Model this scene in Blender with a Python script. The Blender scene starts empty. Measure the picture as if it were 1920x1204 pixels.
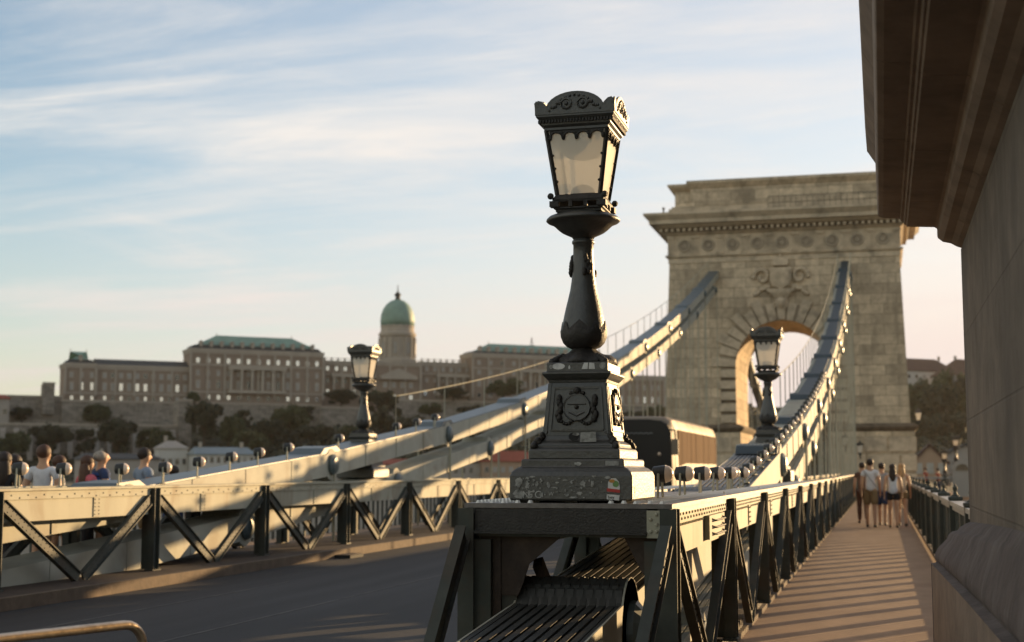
import bpy, math, random
from mathutils import Vector, Matrix
random.seed(7)
SC = bpy.context.scene
COL = SC.collection
R = math.radians

# ------------------------------------------------------------------ camera
EYE = Vector((0, 0, 1.5)); YAW = R(14.6); PIT = R(6.03); FPX = 2650.0
cam_d = bpy.data.cameras.new('camera'); cam = bpy.data.objects.new('camera', cam_d); COL.objects.link(cam)
cam.location = EYE; cam.rotation_euler = (R(90) + PIT, 0, YAW)
cam_d.sensor_width = 36; cam_d.lens = 36 * FPX / 1920; cam_d.clip_end = 6000; cam_d.clip_start = .1
cam_d.dof.use_dof = True; cam_d.dof.focus_distance = 9.0; cam_d.dof.aperture_fstop = 2.4; cam_d.dof.aperture_blades = 9
SC.camera = cam

# ------------------------------------------------------------------ sky, sun, exposure
SUN_AZ = R(31.5); SUN_EL = R(6.8)
w = bpy.data.worlds.new('World'); SC.world = w; w.use_nodes = True
nt = w.node_tree; nt.nodes.clear()
def wn(t, **k):
    n = nt.nodes.new(t)
    for a, b in k.items(): setattr(n, a, b)
    return n
wo = wn('ShaderNodeOutputWorld'); bg = wn('ShaderNodeBackground')
sky = wn('ShaderNodeTexSky', sky_type='NISHITA'); sky.sun_disc = False
sky.sun_elevation = SUN_EL; sky.sun_rotation = SUN_AZ; sky.altitude = 100; sky.air_density = 1.0; sky.dust_density = .6; sky.ozone_density = 2.0
tc = wn('ShaderNodeTexCoord'); sep = wn('ShaderNodeSeparateXYZ'); nt.links.new(tc.outputs['Generated'], sep.inputs[0])
def wm(op, a, b=None, c=None, clamp=False):
    n = wn('ShaderNodeMath', operation=op); n.use_clamp = clamp
    for i, v in enumerate((a, b, c)):
        if v is None: continue
        if isinstance(v, (int, float)): n.inputs[i].default_value = v
        else: nt.links.new(v, n.inputs[i])
    return n.outputs[0]
den = wm('ADD', wm('MAXIMUM', sep.outputs[2], 0.0), .09)
cx = wm('DIVIDE', sep.outputs[0], den); cy = wm('DIVIDE', sep.outputs[1], den)
comb = wn('ShaderNodeCombineXYZ'); nt.links.new(cx, comb.inputs[0]); nt.links.new(cy, comb.inputs[1])
def cloud(scale, sx, sy, rot, det, lo, hi, dist=0.6, off=0, rough=.6):
    mp = wn('ShaderNodeMapping'); nt.links.new(comb.outputs[0], mp.inputs[0])
    mp.inputs['Rotation'].default_value = (0, 0, rot); mp.inputs['Scale'].default_value = (sx, sy, 1); mp.inputs['Location'].default_value = (off, off * .7, 0)
    nz = wn('ShaderNodeTexNoise'); nz.inputs['Scale'].default_value = scale; nz.inputs['Detail'].default_value = det; nz.inputs['Roughness'].default_value = rough
    nz.inputs['Distortion'].default_value = dist; nt.links.new(mp.outputs[0], nz.inputs[0])
    r = wn('ShaderNodeMapRange'); r.interpolation_type = 'SMOOTHSTEP'; nt.links.new(nz.outputs[0], r.inputs[0]); r.inputs[1].default_value = lo; r.inputs[2].default_value = hi
    return r.outputs[0]
c1 = cloud(.85, .62, 1.15, YAW + .22, 9, .43, .68, .7, 4.3, rough=.64)
c2 = cloud(2.8, .6, 1.4, YAW + .15, 8, .46, .72, .8, 7.7)
c3 = cloud(1.3, .3, 1.6, YAW - .05, 6, .48, .68, .4, 12.3)
cl = wm('ADD', wm('MULTIPLY', c1, .66), wm('ADD', wm('MULTIPLY', c2, .26), wm('MULTIPLY', c3, .34)), clamp=True)
# direction towards the sun warms and thickens the veil
nrm = wn('ShaderNodeVectorMath', operation='NORMALIZE'); nt.links.new(tc.outputs['Generated'], nrm.inputs[0])
dt = wn('ShaderNodeVectorMath', operation='DOT_PRODUCT'); nt.links.new(nrm.outputs[0], dt.inputs[0])
dt.inputs[1].default_value = (math.sin(SUN_AZ) * math.cos(SUN_EL), math.cos(SUN_AZ) * math.cos(SUN_EL), math.sin(SUN_EL))
near = wn('ShaderNodeMapRange'); near.inputs[1].default_value = .3; near.inputs[2].default_value = 1.0; nt.links.new(dt.outputs['Value'], near.inputs[0])
low = wn('ShaderNodeMapRange'); low.inputs[1].default_value = .26; low.inputs[2].default_value = .0; low.interpolation_type = 'SMOOTHSTEP'; nt.links.new(sep.outputs[2], low.inputs[0])
veil = wm('ADD', wm('MULTIPLY', low.outputs[0], wm('MULTIPLY_ADD', near.outputs[0], .55, .30)), wm('MULTIPLY', near.outputs[0], .54), clamp=True)
fac = wm('SUBTRACT', 1.0, wm('MULTIPLY', wm('SUBTRACT', 1.0, wm('MULTIPLY', cl, .85)), wm('SUBTRACT', 1.0, veil)), clamp=True)
cc = wn('ShaderNodeMix', data_type='RGBA'); nt.links.new(low.outputs[0], cc.inputs[0])
cc.inputs[6].default_value = (4.15, 4.0, 3.75, 1); cc.inputs[7].default_value = (3.2, 2.85, 2.8, 1)
glow = wn('ShaderNodeMix', data_type='RGBA'); nt.links.new(wm('MULTIPLY', near.outputs[0], .55), glow.inputs[0]); nt.links.new(cc.outputs[2], glow.inputs[6]); glow.inputs[7].default_value = (4.7, 3.85, 3.35, 1)
skyb = wn('ShaderNodeMix', data_type='RGBA', blend_type='MULTIPLY'); skyb.inputs[0].default_value = 1; nt.links.new(sky.outputs[0], skyb.inputs[6]); skyb.inputs[7].default_value = (.96, .975, 1.0, 1)
mx = wn('ShaderNodeMix', data_type='RGBA'); nt.links.new(fac, mx.inputs[0]); nt.links.new(skyb.outputs[2], mx.inputs[6]); nt.links.new(glow.outputs[2], mx.inputs[7])
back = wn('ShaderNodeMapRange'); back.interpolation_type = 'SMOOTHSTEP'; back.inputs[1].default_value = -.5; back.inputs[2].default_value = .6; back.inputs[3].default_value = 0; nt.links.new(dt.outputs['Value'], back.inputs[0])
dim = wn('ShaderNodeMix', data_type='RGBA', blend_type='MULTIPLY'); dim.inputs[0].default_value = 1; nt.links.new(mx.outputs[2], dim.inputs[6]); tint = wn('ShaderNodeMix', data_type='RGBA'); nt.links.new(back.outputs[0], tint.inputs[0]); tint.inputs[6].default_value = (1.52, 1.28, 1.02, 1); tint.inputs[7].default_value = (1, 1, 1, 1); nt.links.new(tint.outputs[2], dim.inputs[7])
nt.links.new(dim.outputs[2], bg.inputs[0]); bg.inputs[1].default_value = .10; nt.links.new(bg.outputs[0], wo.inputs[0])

sd = bpy.data.lights.new('sun', 'SUN'); sd.energy = 3.8; sd.angle = R(.5); sd.color = (1, .66, .32)
so = bpy.data.objects.new('sun', sd); COL.objects.link(so)
sdir = Vector((math.sin(SUN_AZ) * math.cos(SUN_EL), math.cos(SUN_AZ) * math.cos(SUN_EL), math.sin(SUN_EL)))
so.rotation_euler = sdir.to_track_quat('Z', 'Y').to_euler()
SC.view_settings.view_transform = 'Standard'; SC.view_settings.look = 'None'; SC.view_settings.exposure = 1.2; SC.view_settings.gamma = 1

# ------------------------------------------------------------------ helpers
def tag(o, label=None, cat=None, group=None, kind=None):
    if label: o['label'] = label
    if cat: o['category'] = cat
    if group: o['group'] = group
    if kind: o['kind'] = kind
    return o
def empty(name, loc=(0, 0, 0), rz=0, label=None, cat=None, group=None):
    o = bpy.data.objects.new(name, None); COL.objects.link(o); o.location = loc; o.rotation_euler = (0, 0, rz); o.empty_display_size = .2
    return tag(o, label, cat, group)
def rootof(o):
    while o.parent: o = o.parent
    return o
class MB:
    def __init__(s, M=None): s.v = []; s.f = []; s.M = M
    def add(s, vs, fs):
        n = len(s.v); s.v += [Vector(v) for v in vs]; s.f += [tuple(i + n for i in f) for f in fs]
    def box(s, x0, x1, y0, y1, z0, z1):
        s.add([(x0, y0, z0), (x1, y0, z0), (x1, y1, z0), (x0, y1, z0), (x0, y0, z1), (x1, y0, z1), (x1, y1, z1), (x0, y1, z1)],
              [(3, 2, 1, 0), (4, 5, 6, 7), (0, 1, 5, 4), (1, 2, 6, 5), (2, 3, 7, 6), (3, 0, 4, 7)]); return s
    def beam(s, p, q, wd, h, up=(0, 0, 1)):
        p = Vector(p); q = Vector(q); d = (q - p).normalized(); up = Vector(up)
        sx = d.cross(up)
        if sx.length < 1e-4: sx = d.cross(Vector((0, 1, 0)))
        sx.normalize(); uz = sx.cross(d).normalized(); a = sx * wd / 2; b = uz * h / 2
        s.add([p - a - b, p + a - b, p + a + b, p - a + b, q - a - b, q + a - b, q + a + b, q - a + b],
              [(0, 1, 2, 3), (7, 6, 5, 4), (0, 4, 5, 1), (1, 5, 6, 2), (2, 6, 7, 3), (3, 7, 4, 0)]); return s
    def tube(s, pts, r, n=8, caps=True):
        pts = [Vector(p) for p in pts]; rr = r if isinstance(r, (list, tuple)) else [r] * len(pts); base = len(s.v); vs = []; fs = []
        for i, p in enumerate(pts):
            d = (pts[min(i + 1, len(pts) - 1)] - pts[max(i - 1, 0)]).normalized()
            a = d.cross(Vector((0, 0, 1)))
            if a.length < 1e-3: a = Vector((1, 0, 0))
            a.normalize(); b = a.cross(d)
            for k in range(n):
                t = 2 * math.pi * k / n; vs.append(p + (a * math.cos(t) + b * math.sin(t)) * rr[i])
        for i in range(len(pts) - 1):
            for k in range(n): fs.append((i * n + k, i * n + (k + 1) % n, (i + 1) * n + (k + 1) % n, (i + 1) * n + k))
        if caps: fs.append(tuple(range(n - 1, -1, -1))); fs.append(tuple((len(pts) - 1) * n + k for k in range(n)))
        s.add(vs, fs); return s
    def lathe(s, prof, n=24, c=(0, 0, 0), fn=None):
        vs = []; fs = []
        for i, (r, z) in enumerate(prof):
            for k in range(n):
                t = 2 * math.pi * k / n; rr = r; zz = z
                if fn: rr, zz = fn(r, z, t, i)
                vs.append((c[0] + rr * math.cos(t), c[1] + rr * math.sin(t), c[2] + zz))
        for i in range(len(prof) - 1):
            for k in range(n): fs.append((i * n + k, i * n + (k + 1) % n, (i + 1) * n + (k + 1) % n, (i + 1) * n + k))
        fs.append(tuple(range(n - 1, -1, -1))); fs.append(tuple((len(prof) - 1) * n + k for k in range(n)))
        s.add(vs, fs); return s
    def rects(s, lv):            # levels (x0,x1,y0,y1,z)
        vs = []; fs = []
        for (x0, x1, y0, y1, z) in lv: vs += [(x0, y0, z), (x1, y0, z), (x1, y1, z), (x0, y1, z)]
        for i in range(len(lv) - 1):
            for k in range(4): fs.append((i * 4 + k, i * 4 + (k + 1) % 4, i * 4 + 4 + (k + 1) % 4, i * 4 + 4 + k))
        fs.append((3, 2, 1, 0)); m = len(lv) * 4 - 4; fs.append((m, m + 1, m + 2, m + 3)); s.add(vs, fs); return s
    def sq(s, lv, c=(0, 0)):     # levels (hx,hy,z)
        return s.rects([(c[0] - a, c[0] + a, c[1] - b, c[1] + b, z) for a, b, z in lv])
    def prism(s, poly, a0, a1, ax='y'):
        f = {'y': lambda p, t: (p[0], t, p[1]), 'x': lambda p, t: (t, p[0], p[1]), 'z': lambda p, t: (p[0], p[1], t)}[ax]; n = len(poly)
        s.add([f(p, a0) for p in poly] + [f(p, a1) for p in poly],
              [tuple(range(n)), tuple(range(2 * n - 1, n - 1, -1))] + [(i, n + i, n + (i + 1) % n, (i + 1) % n) for i in range(n)]); return s
    def ball(s, c, r, n=10, m=7, sc=(1, 1, 1)):
        vs = []; fs = []
        for i in range(m + 1):
            ph = math.pi * (i / m) ; ph = max(.04, min(math.pi - .04, ph))
            for k in range(n):
                t = 2 * math.pi * k / n; vs.append((c[0] + r * sc[0] * math.sin(ph) * math.cos(t), c[1] + r * sc[1] * math.sin(ph) * math.sin(t), c[2] + r * sc[2] * math.cos(ph)))
        for i in range(m):
            for k in range(n): fs.append((i * n + k, (i + 1) * n + k, (i + 1) * n + (k + 1) % n, i * n + (k + 1) % n))
        fs.append(tuple(range(n))); fs.append(tuple(m * n + k for k in range(n - 1, -1, -1)))
        s.add(vs, fs); return s
    def build(s, name, mat, parent=None, smooth=False, bevel=0, origin=None, fixn=True):
        off = Vector((0, 0, 0))
        if parent is not None and parent is not False: off = rootof(parent).location.copy()
        elif origin: off = Vector(origin)
        vs = s.v
        if s.M: vs = [s.M @ v for v in vs]
        me = bpy.data.meshes.new(name); me.from_pydata([tuple(v - off) if not getattr(s, 'loc', False) else tuple(v) for v in vs], [], s.f)
        if fixn:
            import bmesh
            b = bmesh.new(); b.from_mesh(me); bmesh.ops.recalc_face_normals(b, faces=b.faces); b.to_mesh(me); b.free()
        me.materials.append(mat)
        if smooth:
            me.polygons.foreach_set('use_smooth', [True] * len(me.polygons))
        o = bpy.data.objects.new(name, me); COL.objects.link(o)
        if smooth == 'auto':
            md = o.modifiers.new('e', 'EDGE_SPLIT'); md.split_angle = R(38)
        if parent: o.parent = parent
        elif origin: o.location = off
        if bevel:
            md = o.modifiers.new('b', 'BEVEL'); md.width = bevel; md.segments = 1; md.limit_method = 'ANGLE'; md.angle_limit = R(40)
        return o
def L():                          # mesh in its root's local coordinates
    m = MB(); m.loc = True; return m
def kids(o): return list(o.children)
def copy_tree(o, parent=None):
    ch = kids(o); c = o.copy(); COL.objects.link(c); c.parent = parent
    for k in ch: copy_tree(k, c)
    return c
def arc(cx, cz, r, a0, a1, n): return [(cx + r * math.cos(R(a0 + (a1 - a0) * i / n)), cz + r * math.sin(R(a0 + (a1 - a0) * i / n))) for i in range(n + 1)]
ORD = ['first', 'second', 'third', 'fourth', 'fifth', 'sixth', 'seventh', 'eighth', 'ninth', 'tenth', 'eleventh', 'twelfth', 'thirteenth', 'fourteenth', 'fifteenth', 'sixteenth', 'seventeenth', 'eighteenth', 'nineteenth', 'twentieth',
       'twenty-first', 'twenty-second', 'twenty-third', 'twenty-fourth', 'twenty-fifth', 'twenty-sixth', 'twenty-seventh', 'twenty-eighth', 'twenty-ninth', 'thirtieth']

# ------------------------------------------------------------------ materials
def mat(name, col, rough=.7, metal=0, var=.25, scale=6, bump=.15, stain=None, stain_amt=.5, sscale=1.2, spec=.5, stretch=(1, 1, 1), bscale=None):
    m = bpy.data.materials.new(name); m.use_nodes = True; t = m.node_tree; b = t.nodes['Principled BSDF']
    tcn = t.nodes.new('ShaderNodeTexCoord'); mp = t.nodes.new('ShaderNodeMapping'); mp.inputs['Scale'].default_value = stretch
    t.links.new(tcn.outputs['Object'], mp.inputs[0])
    n = t.nodes.new('ShaderNodeTexNoise'); n.inputs['Scale'].default_value = scale; n.inputs['Detail'].default_value = 8; n.inputs['Roughness'].default_value = .65; t.links.new(mp.outputs[0], n.inputs[0])
    cr = t.nodes.new('ShaderNodeValToRGB'); t.links.new(n.outputs[0], cr.inputs[0])
    cr.color_ramp.elements[0].position = .3; cr.color_ramp.elements[1].position = .7
    cr.color_ramp.elements[0].color = (*[c * (1 - var) for c in col], 1); cr.color_ramp.elements[1].color = (*[min(1, c * (1 + var)) for c in col], 1)
    out = cr.outputs[0]
    if stain:
        n2 = t.nodes.new('ShaderNodeTexNoise'); n2.inputs['Scale'].default_value = sscale; n2.inputs['Detail'].default_value = 6; n2.inputs['Distortion'].default_value = .6; t.links.new(mp.outputs[0], n2.inputs[0])
        mr = t.nodes.new('ShaderNodeMapRange'); mr.inputs[1].default_value = .5; mr.inputs[2].default_value = .72; mr.inputs[4].default_value = stain_amt; t.links.new(n2.outputs[0], mr.inputs[0])
        mi = t.nodes.new('ShaderNodeMix'); mi.data_type = 'RGBA'; t.links.new(mr.outputs[0], mi.inputs[0]); t.links.new(out, mi.inputs[6]); mi.inputs[7].default_value = (*stain, 1); out = mi.outputs[2]
    t.links.new(out, b.inputs['Base Color'])
    b.inputs['Roughness'].default_value = rough; b.inputs['Metallic'].default_value = metal; b.inputs['Specular IOR Level'].default_value = spec
    if bump:
        nb = t.nodes.new('ShaderNodeTexNoise'); nb.inputs['Scale'].default_value = bscale or scale * 4; nb.inputs['Detail'].default_value = 6; t.links.new(mp.outputs[0], nb.inputs[0])
        bp = t.nodes.new('ShaderNodeBump'); bp.inputs['Strength'].default_value = bump; bp.inputs['Distance'].default_value = .02; t.links.new(nb.outputs[0], bp.inputs['Height']); t.links.new(bp.outputs[0], b.inputs['Normal'])
    return m
def stone(name, col, bw, bh, var=.22, mortar=.55, rough=.9, bump=.5, stain=(.08, .07, .06), samt=.45, offs=.5, msize=.012, distb=.03):
    m = bpy.data.materials.new(name); m.use_nodes = True; t = m.node_tree; b = t.nodes['Principled BSDF']
    tcn = t.nodes.new('ShaderNodeTexCoord'); sp = t.nodes.new('ShaderNodeSeparateXYZ'); t.links.new(tcn.outputs['Object'], sp.inputs[0])
    ad = t.nodes.new('ShaderNodeMath'); ad.operation = 'ADD'; t.links.new(sp.outputs[0], ad.inputs[0]); t.links.new(sp.outputs[1], ad.inputs[1])
    cb = t.nodes.new('ShaderNodeCombineXYZ'); t.links.new(ad.outputs[0], cb.inputs[0]); t.links.new(sp.outputs[2], cb.inputs[1])
    br = t.nodes.new('ShaderNodeTexBrick'); br.inputs['Scale'].default_value = 1; br.inputs['Brick Width'].default_value = bw; br.inputs['Row Height'].default_value = bh; br.inputs['Mortar Size'].default_value = msize; br.inputs['Mortar Smooth'].default_value = .3; br.offset = offs
    br.inputs['Bias'].default_value = 0.0
    br.inputs['Color1'].default_value = (*[c * (1 - var) for c in col], 1); br.inputs['Color2'].default_value = (*[c * (1 + var) for c in col], 1); br.inputs['Mortar'].default_value = (*[c * mortar for c in col], 1)
    t.links.new(cb.outputs[0], br.inputs[0])
    n = t.nodes.new('ShaderNodeTexNoise'); n.inputs['Scale'].default_value = 3; n.inputs['Detail'].default_value = 10; n.inputs['Roughness'].default_value = .7; t.links.new(tcn.outputs['Object'], n.inputs[0])
    mr0 = t.nodes.new('ShaderNodeMapRange'); mr0.inputs[1].default_value = .3; mr0.inputs[2].default_value = .7; mr0.inputs[3].default_value = .7; mr0.inputs[4].default_value = 1.25; t.links.new(n.outputs[0], mr0.inputs[0])
    mu = t.nodes.new('ShaderNodeMix'); mu.data_type = 'RGBA'; mu.blend_type = 'MULTIPLY'; mu.inputs[0].default_value = 1; t.links.new(br.outputs[0], mu.inputs[6]); t.links.new(mr0.outputs[0], mu.inputs[7])
    mp = t.nodes.new('ShaderNodeMapping'); mp.inputs['Scale'].default_value = (1, 1, .28); t.links.new(tcn.outputs['Object'], mp.inputs[0])
    n2 = t.nodes.new('ShaderNodeTexNoise'); n2.inputs['Scale'].default_value = 1.1; n2.inputs['Detail'].default_value = 9; n2.inputs['Distortion'].default_value = .4; t.links.new(mp.outputs[0], n2.inputs[0])
    mr = t.nodes.new('ShaderNodeMapRange'); mr.inputs[1].default_value = .47; mr.inputs[2].default_value = .72; mr.inputs[4].default_value = samt; t.links.new(n2.outputs[0], mr.inputs[0])
    mi = t.nodes.new('ShaderNodeMix'); mi.data_type = 'RGBA'; t.links.new(mr.outputs[0], mi.inputs[0]); t.links.new(mu.outputs[2], mi.inputs[6]); mi.inputs[7].default_value = (*stain, 1)
    t.links.new(mi.outputs[2], b.inputs['Base Color']); b.inputs['Roughness'].default_value = rough; b.inputs['Specular IOR Level'].default_value = .25
    sm = t.nodes.new('ShaderNodeMath'); sm.operation = 'MULTIPLY_ADD'; t.links.new(n.outputs[0], sm.inputs[0]); sm.inputs[1].default_value = .8
    inv = t.nodes.new('ShaderNodeMath'); inv.operation = 'SUBTRACT'; inv.inputs[0].default_value = 1; t.links.new(br.outputs['Fac'], inv.inputs[1]); t.links.new(inv.outputs[0], sm.inputs[2])
    bp = t.nodes.new('ShaderNodeBump'); bp.inputs['Strength'].default_value = bump; bp.inputs['Distance'].default_value = distb; t.links.new(sm.outputs[0], bp.inputs['Height']); t.links.new(bp.outputs[0], b.inputs['Normal'])
    return m
M = {}
M['iron'] = mat('lamp iron', (.044, .044, .040), .44, .0, .3, 14, .2, (.03, .028, .024), .6, 5, .8)
M['iron_dark'] = mat('weathered dark iron', (.026, .023, .020), .6, 0, .35, 18, .4)
M['plate'] = mat('grey green bridge paint', (.385, .375, .295), .65, 0, .08, 3, .06, (.20, .13, .075), .55, 2.6, .2, (1, 1, .35))
M['covdark'] = mat('shaded chain cover blue', (.055, .07, .08), .6, 0, .15, 4, .05, spec=.2)  # darker copy of the chain cover tone, shade put into the colour
M['topplate'] = mat('grimy top plate paint', (.15, .135, .125), .5, 0, .3, 9, .2)
M['post'] = mat('dark green grey bridge paint', (.058, .064, .056), .6, 0, .2, 5, .1, (.10, .06, .035), .4, 3, .22)
M['chain'] = mat('grey chain paint', (.40, .395, .33), .68, 0, .1, 2.5, .06, (.2, .13, .08), .35, 1.6, .2)
M['chaintop'] = mat('blue grey chain cover paint', (.105, .13, .14), .45, 0, .12, 3, .05)
M['linkshade'] = mat('shaded link bar grey', (.055, .055, .052), .38, .0, .2, 6, .1)  # shaded copy of the chain paint for bars near the lamp table
M['boss'] = mat('blue grey pin cap paint', (.09, .115, .12), .4, 0, .1, 4, .04)
M['rust'] = mat('rusty brown steel', (.05, .034, .025), .8, 0, .4, 7, .4)
M['kerb'] = mat('worn tan kerb stone', (.11, .078, .052), .85, 0, .3, 5, .3, (.1, .07, .05), .5, 2)
M['asphalt'] = mat('worn asphalt', (.018, .017, .018), .8, 0, .3, .9, .35, (.050, .048, .050), .85, .5, .4, (1.3, .09, 1), 90)
M['walk'] = mat('mastic walkway', (.37, .25, .165), .9, 0, .14, 2.5, .25, (.27, .175, .115), .5, 1.2, .25, (1, .5, 1), 60)
M['stone'] = stone('tower limestone', (.56, .455, .325), 1.5, .62, .22, .62, stain=(.16, .135, .10), samt=.5, msize=.022)
M['stone_plain'] = mat('carved limestone', (.56, .46, .335), .9, 0, .2, 2.2, .4, (.12, .105, .085), .6, .8)
M['stone_mid'] = mat('grey carved limestone', (.36, .30, .225), .9, 0, .2, 2.2, .4)
M['stone_dark'] = mat('dark limestone', (.17, .13, .09), .95, 0, .3, 2.5, .5, (.05, .04, .03), .6, 1.1)  # darker limestone for ledges, quoin gaps and the dentil strip
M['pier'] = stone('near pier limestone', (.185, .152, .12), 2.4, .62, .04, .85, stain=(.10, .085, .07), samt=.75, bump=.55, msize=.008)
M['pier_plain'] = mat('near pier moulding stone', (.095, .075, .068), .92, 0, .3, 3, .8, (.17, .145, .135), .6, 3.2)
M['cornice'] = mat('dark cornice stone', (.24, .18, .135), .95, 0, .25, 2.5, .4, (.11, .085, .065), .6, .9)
M['palace'] = mat('brown palace plaster', (.25, .195, .155), .9, 0, .1, .15, 0)
M['palace_trim'] = mat('grey palace stone trim', (.36, .32, .27), .9, 0, .12, .2, 0)
M['slate'] = mat('dark slate roof', (.04, .043, .043), .7, 0, .2, .3, 0)
M['copper'] = mat('green copper roof', (.18, .29, .245), .6, 0, .18, .25, 0)
M['redroof'] = mat('red tile roof', (.24, .055, .03), .85, 0, .2, .4, 0)
M['brownroof'] = mat('brown tile roof', (.09, .05, .035), .85, 0, .2, .4, 0)
M['blueroof'] = mat('grey blue metal roof', (.16, .20, .22), .5, 0, .1, .3, 0)
M['render'] = mat('pale house render', (.33, .30, .27), .9, 0, .1, .3, 0)
M['render_y'] = mat('ochre house render', (.34, .24, .17), .9, 0, .1, .3, 0)
M['render_w'] = mat('white house render', (.50, .49, .46), .9, 0, .06, .3, 0)
M['fort'] = stone('grey rampart stone', (.26, .235, .205), 2.6, .9, .25, .7, stain=(.09, .08, .065), samt=.6)
M['pane'] = mat('dark window glass', (.10, .11, .115), .15, .6, .2, .2, 0)
M['pane_bright'] = mat('sky reflecting window glass', (.86, .88, .9), .25, .85, .05, .2, 0)
M['curtain'] = mat('pale drawn curtains behind glass', (.32, .31, .29), .5, .2, .2, .5, 0)
M['leaf'] = mat('tree leaves', (.055, .068, .03), .8, 0, .5, .35, 0, (.075, .082, .035), .6, .12)
M['leaf_b'] = mat('dark tree leaves', (.036, .043, .025), .85, 0, .5, .4, 0)
M['bark'] = mat('tree bark', (.06, .045, .03), .95, 0, .3, 2, .3)
M['hill'] = mat('scrub covered hillside', (.035, .037, .02), .95, 0, .5, .05, 0, (.08, .07, .05), .4, .02)
M['water'] = mat('river water', (.05, .065, .07), .15, 0, .1, .1, .6)
M['bus_dark'] = mat('black coach glass', (.012, .012, .014), .35, 0, .1, 2, 0, spec=.25)
M['bus_glass'] = mat('bronze coach side glass', (.10, .05, .022), .8, .0, .1, 1, 0, spec=.05)
M['bus_body'] = mat('champagne coach paint', (.21, .165, .115), .6, .0, .06, 1, 0)
M['bus_grey'] = mat('pale grey coach paint', (.20, .21, .21), .6, .0, .06, 1, 0)
M['white'] = mat('sunlit rivet white', (.75, .75, .73), .6, 0, .06, 4, 0)
M['rubber'] = mat('black rubber', (.015, .015, .015), .8, 0, .2, 5, 0)
M['brass'] = mat('warm metal handrail', (.62, .49, .36), .3, .9, .12, 9, .12, (.25, .15, .08), .5, 14)
M['spot'] = mat('floodlight housing', (.03, .031, .03), .45, .2, .2, 8, .1)
M['lens'] = mat('floodlight glass', (.80, .64, .50), .28, .0, .1, 9, 0)
M['lichen'] = mat('pale worn paper', (.30, .30, .285), .9, 0, .45, 35, 0, (.09, .09, .085), .9, 22)
M['st_white'] = mat('white sticker', (.62, .62, .6), .6, 0, .12, 30, 0, (.3, .3, .3), .5, 25)
M['st_red'] = mat('red sticker band', (.42, .04, .03), .6, 0, .15, 20, 0)
M['st_green'] = mat('green sticker patch', (.13, .25, .08), .6, 0, .2, 20, 0)
M['st_orange'] = mat('orange sticker patch', (.5, .22, .04), .6, 0, .2, 20, 0)
M['paint_white'] = mat('white scrawl paint', (.42, .42, .40), .8, 0, .25, 30, 0)
def glassmat():
    m = bpy.data.materials.new('frosted lamp glass'); m.use_nodes = True; t = m.node_tree; t.nodes.clear()
    o = t.nodes.new('ShaderNodeOutputMaterial'); tr = t.nodes.new('ShaderNodeBsdfTranslucent'); di = t.nodes.new('ShaderNodeBsdfDiffuse'); gl = t.nodes.new('ShaderNodeBsdfGlossy'); tp = t.nodes.new('ShaderNodeBsdfTransparent')
    tcn = t.nodes.new('ShaderNodeTexCoord'); n = t.nodes.new('ShaderNodeTexNoise'); n.inputs['Scale'].default_value = 7; n.inputs['Detail'].default_value = 4; t.links.new(tcn.outputs['Object'], n.inputs[0])
    cr = t.nodes.new('ShaderNodeValToRGB'); cr.color_ramp.elements[0].color = (.80, .74, .63, 1); cr.color_ramp.elements[1].color = (.95, .92, .85, 1); t.links.new(n.outputs[0], cr.inputs[0])
    t.links.new(cr.outputs[0], tr.inputs[0]); di.inputs[0].default_value = (.9, .86, .78, 1); gl.inputs['Roughness'].default_value = .2; tp.inputs[0].default_value = (.95, .9, .8, 1)
    a = t.nodes.new('ShaderNodeMixShader'); a.inputs[0].default_value = .7; t.links.new(tr.outputs[0], a.inputs[1]); t.links.new(di.outputs[0], a.inputs[2])
    b = t.nodes.new('ShaderNodeMixShader'); b.inputs[0].default_value = .22; t.links.new(a.outputs[0], b.inputs[1]); t.links.new(tp.outputs[0], b.inputs[2])
    c = t.nodes.new('ShaderNodeMixShader'); c.inputs[0].default_value = .10; t.links.new(b.outputs[0], c.inputs[1]); t.links.new(gl.outputs[0], c.inputs[2]); t.links.new(c.outputs[0], o.inputs[0])
    return m
M['frost'] = glassmat()
def cloth(name, col): return mat(name, col, .9, 0, .12, 12, .2, bscale=40)
def skinm(name, col): return mat(name, col, .55, 0, .08, 8, 0)

# ------------------------------------------------------------------ pixel helper (point seen at a pixel, at its own real distance)
CF = Vector((-math.sin(YAW) * math.cos(PIT), math.cos(YAW) * math.cos(PIT), math.sin(PIT))); CR = Vector((math.cos(YAW), math.sin(YAW), 0)); CU = CR.cross(CF)
def ray(px, py): return CF + CR * ((px - 960) / FPX) + CU * ((602 - py) / FPX)
def at_d(px, py, d): return EYE + ray(px, py) * d

# ------------------------------------------------------------------ bridge deck (setting)
CH = lambda y: .3065 + .0181 * y + .00152 * y * y          # main chain height above the walkway
XR0, XR1 = -2.475, -1.23                                     # right truss
XL0, XL1 = -10.5, -9.25                                      # left truss
YT = 88.0
def st(name, mb, m, **k):
    return tag(mb.build(name, m, **k), kind='structure')
m = MB(); m.box(-8.7, -3.0, -30, 189, -.25, .08); st('road', m, M['asphalt'])
m = MB(); m.box(-1.3, .95, -30, 82, -.2, 0); m.prism([(-1.3, 82), (.95, 82), (5.6, 86), (5.6, 102), (1.2, 106), (.95, 189), (-1.3, 189), (-1.3, 106), (1.9, 101), (1.9, 87.2), (-1.3, 86.8)], -.2, 0, 'z'); st('walkway', m, M['walk'])
m = MB(); m.box(-13.0, -10.7, -30, 189, -.2, .004); st('far_walkway', m, M['walk'])
m = MB(); m.box(-10.7, -8.704, -30, 189, -.3, .2); st('left_edge_strip', m, M['rust'])
m = MB(); m.box(-3.0, -1.304, -30, 189, -.3, .12); st('right_edge_strip', m, M['rust'])
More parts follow.
